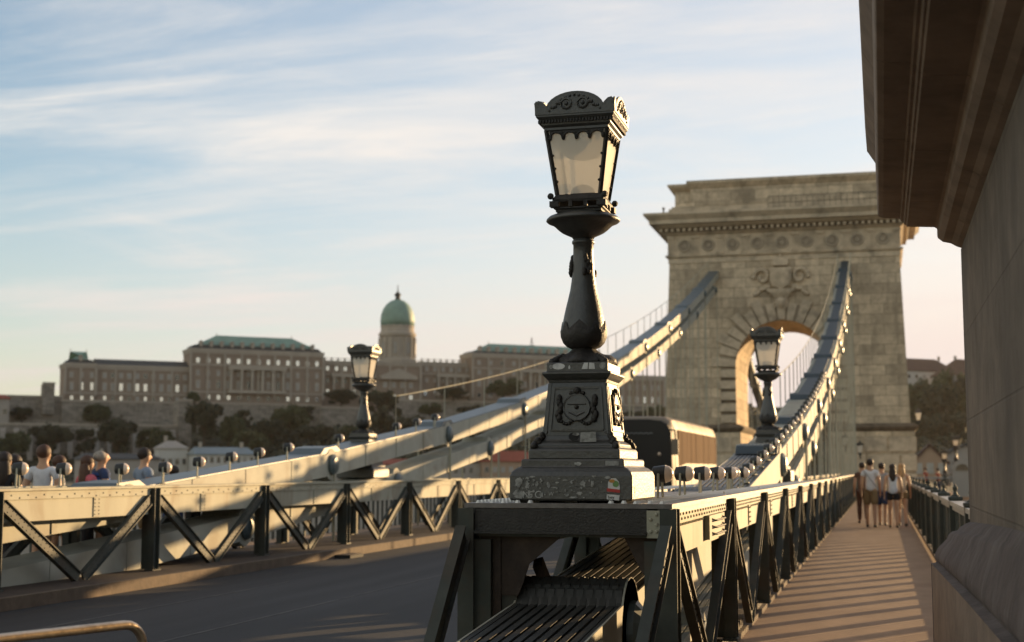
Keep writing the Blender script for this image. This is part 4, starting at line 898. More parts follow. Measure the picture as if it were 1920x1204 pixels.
for s_ in (-1, 1):
    xc_ = (bx + bX) / 2 + s_ * 1.27
    m = MB(); m.tube([(xc_ - s_ * .15, by + .1, 2.7), (xc_ + s_ * .06, by - .25, 2.68), (xc_ + s_ * .08, by - .28, 2.4)], .03, 6); m.box(xc_ - .04, xc_ + .16 * 1, by - .34, by - .24, 1.95, 2.42); m.build('mirror', M['bus_body'] if s_ > 0 else M['rubber'], co, bevel=.02)
    m = MB(); m.ball(((bx + bX) / 2 + s_ * .95, by - .01, .72), .12, 12, 8, (1.2, .4, .8)); m.build('headlight', M['lens'], co, smooth=True)
    for yy in (by + 2.4, bY - 2.6):
        m = MB(); x = bX - .14 if s_ > 0 else bx + .14
        ring = lambda r_, xx: [(xx, yy + r_ * math.cos(j * math.pi / 10), .58 + r_ * math.sin(j * math.pi / 10)) for j in range(20)]
        m.add(ring(.5, x - .13) + ring(.5, x + .15) + ring(.3, x + .16), [(q * 20 + j, q * 20 + (j + 1) % 20, q * 20 + 20 + (j + 1) % 20, q * 20 + 20 + j) for q in range(2) for j in range(20)] + [tuple(range(20)), tuple(range(40, 60))]); wh = m.build('wheel', M['rubber'], co)
        m = MB(); m.add(ring(.27, x + .165) + ring(.2, x + .13) , [(j, (j + 1) % 20, 20 + (j + 1) % 20, 20 + j) for j in range(20)] + [tuple(range(20, 40))]); m.build('rim', M['bus_grey'], wh)
for s_ in (-.55, .35):
    m = MB(); m.tube([((bx + bX) / 2 + s_, by - .05, 1.02), ((bx + bX) / 2 + s_ + .55, by - .05, 1.75)], .014, 5); m.build('wiper', M['rubber'], co)
m = MB(); m.ball((bX - .42, by - .05, 1.98), .05); m.build('windscreen_lamp', M['lens'], co)

# ------------------------------------------------------------------ people
def person(x, y, z, face, h, label, skin, hair, top, bottom, longhair=0, sleeves=.5, legs='shorts', stride=.16, bag=None, hw=1.0, arm=0, stripe=None, group=None, bald=False):
    r = empty('person', (x, y, z), face, label, 'person', group)
    s = h / 1.75 * (1.07 if group and 'far walkway' in group else 1)
    sg = stride
    V = {'pel': ((0, 0, .96), .125, .095), 'sp': ((0, .005, 1.12), .115, .085), 'ch': ((0, 0, 1.30), .135, .10), 'nb': ((0, -.01, 1.44), .09, .065), 'nk': ((0, .0, 1.52), .057, .056), 'hd': ((0, .02, 1.62), .078, .088), 'ht': ((0, .012, 1.69), .072, .08),
         'hipL': ((-.085, 0, .90), .09, .09), 'knL': ((-.09, sg * .75, .50), .056, .058), 'caL': ((-.09, sg * .55, .34), .052, .055), 'anL': ((-.09, sg * .8, .09), .036, .036), 'toL': ((-.095, sg * .8 + .15, .035), .038, .032),
         'hipR': ((.085, 0, .90), .09, .09), 'knR': ((.09, -sg * .2, .49), .056, .058), 'caR': ((.09, -sg * .6, .33), .052, .055), 'anR': ((.09, -sg * 1.1, .11), .036, .036), 'toR': ((.095, -sg * 1.1 + .14, .035), .038, .032),
         'shL': ((-.175, -.005, 1.405), .066, .058), 'elL': ((-.225, -.04 - arm, 1.14), .042, .042), 'wrL': ((-.235, .06 - arm, .91), .027, .027), 'paL': ((-.235, .08 - arm, .84), .034, .022),
         'shR': ((.175, -.005, 1.405), .066, .058), 'elR': ((.225, -.03 + arm, 1.14), .042, .042), 'wrR': ((.235, .07 + arm, .91), .027, .027), 'paR': ((.235, .09 + arm, .84), .034, .022),
         'nose': ((0, .125, 1.61), .014, .016), 'earL': ((-.088, .015, 1.615), .012, .02), 'earR': ((.088, .015, 1.615), .012, .02)}
    E_ = [('pel', 'sp'), ('sp', 'ch'), ('ch', 'nb'), ('nb', 'nk'), ('nk', 'hd'), ('hd', 'ht'), ('hd', 'nose'), ('hd', 'earL'), ('hd', 'earR'),
          ('pel', 'hipL'), ('hipL', 'knL'), ('knL', 'caL'), ('caL', 'anL'), ('anL', 'toL'), ('pel', 'hipR'), ('hipR', 'knR'), ('knR', 'caR'), ('caR', 'anR'), ('anR', 'toR'),
          ('nb', 'shL'), ('shL', 'elL'), ('elL', 'wrL'), ('wrL', 'paL'), ('nb', 'shR'), ('shR', 'elR'), ('elR', 'wrR'), ('wrR', 'paR')]
    for sd_, sx in (('L', -1), ('R', 1)):
        p = V['pa' + sd_][0]
        for k in range(4):
            ln = (.075, .085, .08, .062)[k]; fx = (k - 1.5) * .001; fyy = (k - 1.5) * .019
            V['f%d%s' % (k, sd_)] = ((p[0] + sx * .002, p[1] + fyy * 1.1, p[2] - ln * .55), .0095, .0095); V['g%d%s' % (k, sd_)] = ((p[0] - sx * .014, p[1] + fyy * 1.2, p[2] - ln), .0075, .0075)
            E_ += [('pa' + sd_, 'f%d%s' % (k, sd_)), ('f%d%s' % (k, sd_), 'g%d%s' % (k, sd_))]
        V['t' + sd_] = ((p[0] - sx * .01, p[1] + .045, p[2] + .01), .010, .010); E_.append(('pa' + sd_, 't' + sd_))
        V['u' + sd_] = ((p[0] - sx * .015, p[1] + .06, p[2] - .03), .008, .008); E_.append(('t' + sd_, 'u' + sd_))
    def skinobj(name, keys, edges, mt, grow=1.0, add=0, over=None, rootk='pel', sub=1):
        keys = list(keys); idx = {k: i for i, k in enumerate(keys)}; me = bpy.data.meshes.new(name)
        pos = {k: (over or {}).get(k, V.get(k)) for k in keys}
        me.from_pydata([tuple(Vector(pos[k][0]) * s) for k in keys], [(idx[a], idx[b]) for a, b in edges], []); me.materials.append(mt)
        o = bpy.data.objects.new(name, me); COL.objects.link(o); o.parent = r
        md = o.modifiers.new('skin', 'SKIN'); md.use_smooth_shade = True; md.branch_smoothing = .4
        if not me.skin_vertices: me.skin_vertices.new()
        for k in keys:
            d_ = me.skin_vertices[0].data[idx[k]]; d_.radius = ((pos[k][1] * grow + add) * s, (pos[k][2] * grow + add) * s); d_.use_root = (k == rootk)
        sb = o.modifiers.new('sub', 'SUBSURF'); sb.levels = sub; sb.render_levels = sub + (1 if name == 'body' else 1)
        return o
    skinobj('body', V.keys(), E_, skin)
    mid = lambda a, b, f: tuple(Vector(V[a][0]) * (1 - f) + Vector(V[b][0]) * f)
    ov = {'slL': (mid('shL', 'elL', sleeves), .052, .052), 'slR': (mid('shR', 'elR', sleeves), .052, .052), 'hem': ((0, 0, .88), .135, .11)}
    tk = ['hem', 'sp', 'ch', 'nb', 'shL', 'shR', 'slL', 'slR']; te = [('hem', 'sp'), ('sp', 'ch'), ('ch', 'nb'), ('nb', 'shL'), ('nb', 'shR'), ('shL', 'slL'), ('shR', 'slR')]
    if sleeves == 0: tk = tk[:6]; te = te[:5]; V2 = dict(ov); ov['shL'] = ((-.12, -.005, 1.42), .05, .05); ov['shR'] = ((.12, -.005, 1.42), .05, .05)
    skinobj('top', tk, te, top, 1.0, .016, ov, 'hem')
    f = .85 if legs == 'shorts' else .45 if legs == 'short' else 1.0
    if legs == 'trousers':
        bk = ['pel', 'hipL', 'knL', 'caL', 'anL', 'hipR', 'knR', 'caR', 'anR']; be = [('pel', 'hipL'), ('hipL', 'knL'), ('knL', 'caL'), ('caL', 'anL'), ('pel', 'hipR'), ('hipR', 'knR'), ('knR', 'caR'), ('caR', 'anR')]; bo = {}
    else:
        bo = {'kL': (mid('hipL', 'knL', f), .078, .08), 'kR': (mid('hipR', 'knR', f), .078, .08), 'pel': ((0, 0, 1.05), .115, .088)}; bk = ['pel', 'hipL', 'kL', 'hipR', 'kR']; be = [('pel', 'hipL'), ('hipL', 'kL'), ('pel', 'hipR'), ('hipR', 'kR')]
    skinobj('shorts' if legs != 'trousers' else 'trousers', bk, be, bottom, 1.0, .02, bo)
    for sd_ in 'LR':
        t_ = V['to' + sd_][0]; a_ = V['an' + sd_][0]; m = L(); m.ball((t_[0] * s, (t_[1] - .06) * s, .045 * s), .055 * s, 10, 6, (.85, 2.4, .8)); m.build('shoe', M['shoe'], r, smooth=True)
    m = L(); c = V['ht'][0]
    if not bald: m.ball((0, (c[1] - .018) * s, (c[2] - .022) * s), .097 * s, 14, 9, (.98, 1.1, .98))
    else: m.ball((0, (c[1] - .035) * s, (c[2] - .055) * s), .098 * s, 12, 8, (1.02, 1.0, .8))
    if longhair:
        m.ball((0, (c[1] - .06) * s, (c[2] - .10 - longhair * .25) * s), .1 * s, 12, 8, (1.0 * hw, .75, 1.2 + longhair * 2.6))
    m.build('hair', hair, r, smooth=True)
    if bag:
        m = L(); n = 14
        pts = []
        for k in range(n + 1):
            t = k / n; pts.append(((-.17 + .36 * t) * s, (-.125 - .03 * math.sin(math.pi * t)) * s, (1.47 - .50 * t) * s))
        m.tube(pts, .013 * s, 5); pts2 = [(p[0], -p[1], p[2]) for p in pts]; m.tube(pts2, .013 * s, 5); m.build('strap', bag, r)
    if stripe:
        m = L()
        for zz in (1.30, 1.37): m.lathe([(.158, zz), (.16, zz + .012), (.16, zz + .03), (.156, zz + .04)], 20, fn=lambda R_, z_, t, i: (R_ * s * (.9 + .1 * abs(math.cos(t))) * 1.0, z_ * s)); 
        for i, v in enumerate(m.v): v.y *= .80
        m.build('stripe', stripe, r)
    return r
M['shoe'] = mat('dark shoe', (.06, .055, .05), .7, 0, .1, 9, 0)
skA = skinm('tanned skin', (.42, .24, .15)); skB = skinm('fair skin', (.50, .29, .18))  # two skin tones, the second one lighter
hD = mat('dark brown hair', (.025, .014, .009), .6, 0, .3, 20, .3); hB = mat('blond hair', (.40, .24, .11), .6, 0, .3, 20, .3); hR = mat('red brown hair', (.07, .03, .015), .6, 0, .3, 20, .3); hG = mat('grey hair', (.30, .26, .22), .7, 0, .3, 20, .3)
cW = cloth('white cotton', (.62, .63, .66)); cK = cloth('khaki cotton', (.22, .15, .075)); cBl = cloth('black cotton', (.018, .016, .018)); cN = cloth('navy cotton', (.03, .05, .12)); cGB = cloth('grey blue cotton', (.20, .25, .33)); cP = cloth('pink cotton', (.50, .11, .14)); cBr = cloth('brown cotton', (.10, .05, .035)); cGy = cloth('grey cotton', (.28, .28, .29)); cRd = cloth('red cotton', (.30, .06, .035)); cBu = cloth('light blue cotton', (.35, .5, .6))
PG = 'people walking away on the near walkway'
person(-.31, 38.8, 0, R(0), 1.80, 'man in white t-shirt and khaki shorts with a dark strap across his back, walking away', skA, hD, cW, cK, bag=cGy, group=PG)
person(-.55, 41.5, 0, R(5), 1.72, 'person in dark maroon top half hidden behind the man in the white t-shirt', skA, hD, cBr, cBr, group=PG, legs='trousers')
person(-.02, 40.3, 0, R(-8), 1.70, 'person in grey top and navy shorts walking in the middle of the group', skA, hD, cGy, cN, group=PG)
person(.26, 38.6, 0, R(0), 1.66, 'woman with long dark hair in pale tank top and black shorts', skB, hD, cW, cBl, longhair=.5, sleeves=0, legs='short', group=PG, stride=.1)
person(.50, 39.9, 0, R(0), 1.68, 'blond haired person on the right side of the walking group', skB, hB, cloth('cream cotton', (.55, .42, .3)), cK, longhair=.3, sleeves=0, group=PG, legs='short')
PL = 'people on the far walkway behind the left truss'
def pl_at(px, X): # point on the far walkway below a pixel column
    v = ray(px, 880); t = X / v.x; return EYE.y + v.y * t
person(-11.0, pl_at(8, -11.0), 0, R(20), 1.62, 'person with dark hair and black top at the left edge of the picture', skA, hD, cBl, cBl, longhair=.4, legs='trousers', group=PL)
person(-11.7, pl_at(28, -11.7), 0, R(-20), 1.60, 'small dark haired person peeking out right of the one in black', skA, hD, cBl, cN, legs='trousers', group=PL)
person(-11.05, pl_at(81, -11.05), 0, R(15), 1.72, 'red haired person in white t-shirt with the head above the left truss', skB, hR, cW, cBu, group=PL)
person(-11.5, pl_at(111, -11.5), 0, R(-60), 1.60, 'shorter red haired person in white beside the taller one in white', skB, hR, cW, cK, group=PL)
person(-11.05, pl_at(164, -11.05), 0, R(-30), 1.60, 'woman with long dark red hair and a pink top', skB, hR, cP, cBl, longhair=.7, hw=1.2, group=PL, legs='trousers')
person(-10.95, pl_at(190, -10.95), 0, R(-40), 1.70, 'balding grey haired man in a navy shirt with blue stripes', skB, hG, cN, cK, group=PL, bald=True, stripe=cloth('blue stripe cotton', (.05, .12, .38)))
person(-11.0, pl_at(270, -11.0), 0, R(-35), 1.72, 'dark haired man in a grey blue t-shirt looking right', skB, hD, cGB, cK, group=PL)
person(-11.3, pl_at(326, -11.3), 0, R(30), 1.47, 'short dark figure right of the man in grey blue', skA, hD, cBl, cN, group=PL)
person(2.35, 79.5 + 3.6, 0, R(60), 1.66, 'tiny distant person in a red top behind the railing, left one of two', skB, hR, cRd, cBl, legs='trousers', group='distant people behind the railing')
person(3.05, 84.2, 0, R(60), 1.62, 'tiny distant person in a dark top behind the railing, right one of two', skB, hD, cRd, cN, legs='trousers', group='distant people behind the railing')

# ------------------------------------------------------------------ castle hill frame
UD = R(64.6)                                          # facade runs away to the right
fwd2 = Vector((-math.sin(YAW), math.cos(YAW), 0)); rgt2 = Vector((math.cos(YAW), math.sin(YAW), 0))
U = rgt2 * math.sin(UD) + fwd2 * math.cos(UD); U.normalize(); N = Vector((U.y, -U.x, 0))        # N points to the camera side
O = Vector((0, 0, 0)) + rgt2 * -176 + fwd2 * 560
ANG = math.atan2(U.y, U.x)
def cas(px, py, w_=0):                                # facade coordinates (t, z) under a pixel, on the plane w_ metres in front
    v = ray(px, py); o = O + N * w_; k = (o - EYE).dot(N) / v.dot(N); p = EYE + v * k; return (p - o).dot(U), p.z
def castle_mb(): m = MB(); m.loc = True; return m
def croot(name, label, cat, group=None, t=0, w_=0, z=0):
    p = O + U * t + N * w_; return empty(name, (p.x, p.y, z), ANG, label, cat, group)
def bx_(m, r0, t0, t1, w0, w1, z0, z1):               # box in facade coordinates relative to root values r0=(t,w,z); w towards the camera
    m.box(t0 - r0[0], t1 - r0[0], -(w1 - r0[1]), -(w0 - r0[1]), z0 - r0[2], z1 - r0[2])
def palace(px0, px1, ye, yb, label, rows, roof, w_=0, depth=16, pil=True, col=None, colr=None):
    pm = (px0 + px1) / 2; t0 = cas(px0, ye, w_)[0]; t1 = cas(px1, ye, w_)[0]; ze = cas(pm, ye, w_)[1]; zb2 = cas(pm, yb, w_)[1] - 6
    r0 = (t0, w_, zb2); r = croot('palace_wing', label, 'palace wing', 'wings of the palace', t0, w_, zb2)
    Ht = ze - zb2; m = castle_mb(); bx_(m, r0, t0, t1, w_ - depth, w_, zb2, ze); m.build('wall', M['palace'], r)
    m = castle_mb(); bx_(m, r0, t0 - .5, t1 + .5, w_ - depth, w_ + .5, ze, ze + 1.1); bx_(m, r0, t0 - .2, t1 + .2, w_ - depth, w_ + .3, ze - .9, ze - .001)
    for yy in (rows['bands'] if 'bands' in rows else []):
        z = cas(pm, yy, w_)[1]; bx_(m, r0, t0 - .15, t1 + .15, w_ - 1, w_ + .3, z - .35, z + .35)
    m.build('cornice', M['palace_trim'], r)
    n0 = None
    for (yy, hpx, x0, x1, n, wpx, bright) in rows['win']:
        z = cas(pm, yy, w_)[1]; hh = hpx / 4.5; ta = cas(x0, yy, w_)[0]; tb = cas(x1, yy, w_)[0]; ww = wpx / 4.4
        for k in range(n):
            t = ta + (tb - ta) * k / max(1, n - 1)
            m = castle_mb(); bx_(m, r0, t - ww / 2 - .25, t + ww / 2 + .25, w_ + .002, w_ + .18, z - hh / 2 - .25, z + hh / 2 + .25); fr = m.build('window', M['palace_trim'], r)
            m = castle_mb(); bx_(m, r0, t - ww / 2, t + ww / 2, w_ + .181, w_ + .22, z - hh / 2, z + hh / 2)
            b = bright if isinstance(bright, (int, float)) else bright[k % len(bright)]
            m.build('pane', M['pane_bright'] if b > .66 else M['curtain'] if b > .3 else M['pane'], fr)
    if col:
        x0, x1, n, y0, y1 = col; ta = cas(x0, y0, w_)[0]; tb = cas(x1, y0, w_)[0]; z0 = cas(pm, y1, w_)[1]; z1 = cas(pm, y0, w_)[1]
        for k in range(n):
            t = ta + (tb - ta) * k / (n - 1); m = castle_mb(); bx_(m, r0, t - .55, t + .55, w_ + .7, w_ + 1.8, z0, z1); bx_(m, r0, t - .8, t + .8, w_ + .6, w_ + 1.95, z1 - .8, z1 - .002); m.build('column', M['palace_trim'], r)
        m = castle_mb(); bx_(m, r0, ta - 1.2, tb + 1.2, w_ + .302, w_ + 2.2, z1, z1 + 1.6); bx_(m, r0, ta - 1.2, tb + 1.2, w_ + .302, w_ + 2.2, z0 - 1.2, z0 - .002); m.build('portico', M['palace_trim'], r)
    kind = roof[0]
    if kind == 'mansard':
        _, ytop, ymid, ins, ins2 = roof; zm = cas(pm, ymid, w_)[1]; zt = cas(pm, ytop, w_)[1]; a, b = t0 - r0[0], t1 - r0[0]; z = ze + 1.1 - zb2
        m = castle_mb(); m.rects([(a + .3, b - .3, .3, depth - .3, z), (a + ins * .5, b - ins * .5, 1.6, depth - 1.6, (z + zm - zb2) / 2 + .7), (a + ins, b - ins, 2.6, depth - 2.6, zm - zb2)]); m.build('roof', M['slate'], r)
        m = castle_mb(); m.rects([(a + ins - .3, b - ins + .3, 2.2, depth - 2.2, zm - zb2 + .003), (a + ins2, b - ins2, depth / 2 - .5, depth / 2 + .5, zt - zb2 + 1.5)]); m.build('upper_roof', M['copper'], r)
        nd = int((t1 - t0) / 4.2)
        for k in range(1, nd):
            t = (b - a) * k / nd; m = castle_mb(); m.box(t - .6, t + .6, .7, 3, z + .9, z + 2.8); m.prism([(t - .9, z + 2.8), (t + .9, z + 2.8), (t, z + 3.5)], .5, 3, 'y'); m.build('dormer', M['palace_trim'], r)
        m = castle_mb()
        for q in (a + ins2, b - ins2): m.tube([(q, depth / 2, zt - zb2), (q, depth / 2, zt - zb2 + 2.6)], .12, 5); m.ball((q, depth / 2, zt - zb2 + .6), .35)
        m.build('finial', M['slate'], r)
    elif kind == 'pitch':
        zt = cas(pm, roof[1], w_)[1]; a, b = t0 - r0[0], t1 - r0[0]; z = ze + 1.1 - zb2; m = castle_mb(); m.rects([(a, b, .2, depth - .2, z), (a + roof[2], b - roof[2], depth / 2 - 1.5, depth / 2 + 1.5, zt - zb2)]); m.build('roof', M['slate'] if len(roof) < 4 else M[roof[3]], r)
    elif kind == 'flat':
        a, b = t0 - r0[0], t1 - r0[0]; z = ze + 1.1 - zb2; m = castle_mb()
        for k in range(int((b - a) / 3)): m.box(a + k * 3 + .3, a + k * 3 + .9, 0, .6, z + .002, z + 1.3)
        m.box(a, b, .2, .5, z + .9, z + 1.1); m.build('balustrade', M['palace_trim'], r)
    if pil:
        npil = max(2, int((t1 - t0) / 7)); m = castle_mb()
        for k in range(npil + 1):
            t = t0 + (t1 - t0) * k / npil; bx_(m, r0, t - .45, t + .45, w_ + .301, w_ + .55, zb2 + 8, ze - .902)
        m.build('pilaster', M['palace_trim'], r)
    return r
HB = [1, .2, 1, .5, 1, 0, 1, 1, .5]
palace(123, 180, 686, 751, 'end pavilion of the palace with a small domed roof at the far left', {'bands': [737], 'win': [(703, 9, 134, 172, 3, 5, .5), (724, 13, 134, 172, 3, 5, [.5, 1, 1]), (746, 7, 134, 172, 3, 5, 1)]}, ('mansard', 664, 673, 3, 9), depth=15, w_=1.2)
palace(181, 357, 691, 753, 'long low palace wing with a dark roof between the end pavilion and the big block', {'bands': [739], 'win': [(706, 9, 196, 347, 11, 6, [.5, .2, .5, .5]), (727, 13, 196, 347, 11, 6, [.5, .5, 1, .5, 1, 1, .5, .5, .5, 1, .5]), (748, 7, 196, 347, 11, 5, [1, .2, 1, .2, .5])]}, ('pitch', 674, 0), depth=14)
palace(358, 606, 662, 757, 'large palace block with a green mansard roof and a row of tall columns', {'bands': [687, 737], 'win': [(679, 9, 371, 594, 13, 6, 1), (702, 9, 371, 594, 13, 5, [.5, .4]), (723, 14, 371, 594, 13, 6, [.5, .5, .2]), (747, 8, 371, 594, 13, 6, [1, 1, 1, 1, 0, 0, 0, 0, 0, 1, 1, 1, 1])]}, ('mansard', 636, 649, 3.5, 12), w_=2, depth=14, col=(432, 530, 6, 695, 733))
palace(607, 704, 682, 757, 'recessed palace link between the big block and the dome', {'bands': [703], 'win': [(692, 8, 614, 696, 6, 6, 1), (715, 8, 614, 696, 6, 5, 0), (736, 10, 614, 696, 6, 6, [1, .2, 0])]}, ('flat',), w_=-4, depth=12, col=(624, 690, 5, 708, 737))
dm = palace(702, 788, 683, 757, 'central palace block with a pediment under the green dome', {'bands': [], 'win': [(722, 10, 722, 770, 4, 7, .5), (745, 9, 722, 770, 4, 7, [.5, 1])]}, ('flat',), w_=2.5, depth=22, pil=True)
# pediment, drum and dome
ta = cas(711, 707, 2.5)[0]; tb = cas(779, 707, 2.5)[0]; t0_, zb0 = cas(702, 683, 2.5)[0], cas(745, 757, 2.5)[1] - 6
za = cas(745, 706, 2.5)[1] - zb0; zp = cas(745, 691, 2.5)[1] - zb0
m = castle_mb(); m.prism([(ta - t0_, za), (tb - t0_, za), ((ta + tb) / 2 - t0_, zp)], -2.2, -.56, 'y'); m.box(ta - t0_, tb - t0_, -2.4, -.56, za - 1.4, za - .002); m.build('pediment', M['palace_trim'], dm)
tcx = cas(745, 650, -8)[0] - t0_
def zc(py): return cas(745, py, -8)[1] - zb0
m = castle_mb(); S_ = 4.45
m.lathe([(38 / S_, zc(684)), (38 / S_, zc(676)), (34 / S_, zc(672)), (33.5 / S_, zc(634)), (37 / S_, zc(631)), (37.5 / S_, zc(626)), (34 / S_, zc(624)), (33 / S_, zc(616)), (34 / S_, zc(613)), (33 / S_, zc(611))], 32, (tcx, 10.5, 0)); m.build('drum', M['palace_trim'], dm)
for k in range(16):
    t = k * math.pi / 8 + .1; m = castle_mb(); m.tube([(tcx + 35.2 / S_ * math.cos(t), 10.5 + 35.2 / S_ * math.sin(t), zc(672)), (tcx + 35.2 / S_ * math.cos(t), 10.5 + 35.2 / S_ * math.sin(t), zc(634))], .6, 6); m.build('drum_column', M['palace_trim'], dm)
    if k % 2 == 0: m = castle_mb(); t += .2; m.tube([(tcx + 33.2 / S_ * math.cos(t), 10.5 + 33.2 / S_ * math.sin(t), zc(665)), (tcx + 33.2 / S_ * math.cos(t), 10.5 + 33.2 / S_ * math.sin(t), zc(644))], .9, 6); m.build('drum_window', M['curtain'], dm)
m = castle_mb(); pr_ = [(33, 612), (33.5, 600), (32, 590), (28.5, 580), (22, 571), (14, 565), (6, 562), (3, 561)]
m.lathe([(a / S_, zc(b)) for a, b in pr_], 32, (tcx, 10.5, 0), fn=lambda R_, z, t, i: (R_ * (1 + .02 * abs(math.cos(8 * t))), z)); m.build('dome', M['copper'], dm, smooth=True)
m = castle_mb(); m.lathe([(a / S_, zc(b)) for a, b in [(6, 563), (5, 559), (4, 557), (7, 554), (6, 551), (3, 549), (1.2, 546), (.6, 534)]], 12, (tcx, 10.5, 0)); m.build('dome_lantern', M['slate'], dm, smooth=True)
palace(789, 886, 684, 757, 'lower palace wing with a colonnade right of the dome', {'bands': [702], 'win': [(693, 8, 800, 876, 6, 6, .5), (714, 7, 800, 876, 6, 5, .5), (738, 11, 797, 876, 5, 7, [1, 1, 1, .5, 1])]}, ('flat',), w_=-3, depth=12, col=(820, 882, 5, 708, 737))
palace(886, 1140, 671, 757, 'right palace block with a long green roof behind the big lamp', {'bands': [694], 'win': [(684, 8, 898, 1130, 12, 6, [.5, .5, .2]), (702, 8, 898, 1130, 12, 6, .5), (722, 11, 898, 1130, 12, 6, [.5, .2]), (744, 8, 898, 1130, 12, 6, [.2, .5])]}, ('mansard', 652, 663, 3.5, 11), w_=2, depth=14, col=(975, 1060, 6, 700, 735))
palace(1141, 1270, 710, 800, 'low brown palace wing between the big lamp and the tower', {'bands': [], 'win': [(727, 10, 1152, 1262, 9, 6, .4), (750, 13, 1152, 1262, 9, 7, [.9, 1, .5, 1])]}, ('pitch', 702, 0), w_=4, depth=14)
# ramparts
def rampart(name, label, px0, px1, yt, yb, w_, th=3, mt='fort', cat='rampart wall', butt=0, group=None):
    t0 = cas(px0, yt, w_)[0]; t1 = cas(px1, yt, w_)[0]; zt = cas((px0 + px1) / 2, yt, w_)[1]; z0 = cas((px0 + px1) / 2, yb, w_)[1] - 6
    r0 = (t0, w_, z0); r = croot(name, label, cat, group, t0, w_, z0)
    m = castle_mb(); bx_(m, r0, t0, t1, w_ - th, w_, z0, zt); m.build('wall', M[mt], r)
    m = castle_mb(); bx_(m, r0, t0 - .2, t1 + .2, w_ - .8, w_ + .3, zt, zt + .7); m.build('coping', M['palace_trim'], r)
    for k in range(butt):
        t = t0 + (t1 - t0) * (k + .5) / butt; m = castle_mb(); a = t - t0; hh = zt - z0; m.prism([(0, 0), (-3.2, 0), (-1.4, hh - 2), (0, hh - 1.2)], a - .9, a + .9, 'x'); m.build('buttress', M['render'], r)
    return r
RG = 'rampart walls under the palace'
rampart('rampart_wall', 'upper grey rampart under the long low palace wing', 116, 352, 755, 795, 8, group=RG)
rampart('rampart_wall', 'lower buttressed rampart wall at the left edge below the palace', -60, 336, 798, 862, 42, 5, butt=16, group=RG)
rampart('rampart_wall', 'terrace wall left of the palace beside the small square tower', -60, 118, 744, 800, 6, group=RG)
rampart('rampart_wall', 'tall pale corner bastion below the left side of the big palace block', 336, 360, 752, 845, 44, 9, group=RG)
rampart('rampart_wall', 'rampart wall beneath the columned palace block', 372, 602, 759, 800, 9, group=RG)
rampart('rampart_wall', 'bright retaining wall right of the columned block above the trees', 604, 700, 766, 806, 18, group=RG)
rampart('rampart_wall', 'long retaining wall below the dome and right palace block', 712, 1270, 757, 790, 12, group=RG)
rampart('rampart_tower', 'small square rampart tower against the sky at far left', 81, 103, 720, 748, 9, 6, cat='tower')
# hill
def hz(t, w_):
    base = 27 if t < 300 else 33
    if w_ < 4: return base
    k = 1.0 if t < 46 else .55 if t < 60 else 0.0
    up = 20 - (w_ - 4) * .16; lo_ = 17 - (w_ - 4) * .16
    if t > 300: up = lo_ = 30 - (w_ - 4) * .2
    z = up * (1 - k) + lo_ * k
    if w_ > 40: z -= (6.5 * k + 0 * (1 - k)) * min(1, (w_ - 40) / 3)
    if w_ > 130: z = -1.5
    return z
m = MB(); nx, ny = 90, 60; vs = []
rr = random.Random(3)
for j in range(ny + 1):
    for i in range(nx + 1):
        t = -260 + 1100 * i / nx; w_ = -160 + 620 * j / ny; p = O + U * t + N * w_; z = hz(t, w_) + rr.uniform(-.8, .8)
        if w_ < 3: z = min(z, 26 if t < 300 else z)
        if p.y < 192: z = -14
        elif w_ >= 125: z = -2
        vs.append((p.x, p.y, z))
m.add(vs, [(j * (nx + 1) + i, j * (nx + 1) + i + 1, (j + 1) * (nx + 1) + i + 1, (j + 1) * (nx + 1) + i) for j in range(ny) for i in range(nx)]); st('hill', m, M['hill'])
m = MB(); m.box(-1350, 1350, 190, 1450, -13, -2.2); st('ground', m, M['hill'])
m = MB(); m.box(-700, 500, 188, 190, -13, -1.2); st('quay', m, M['render'])
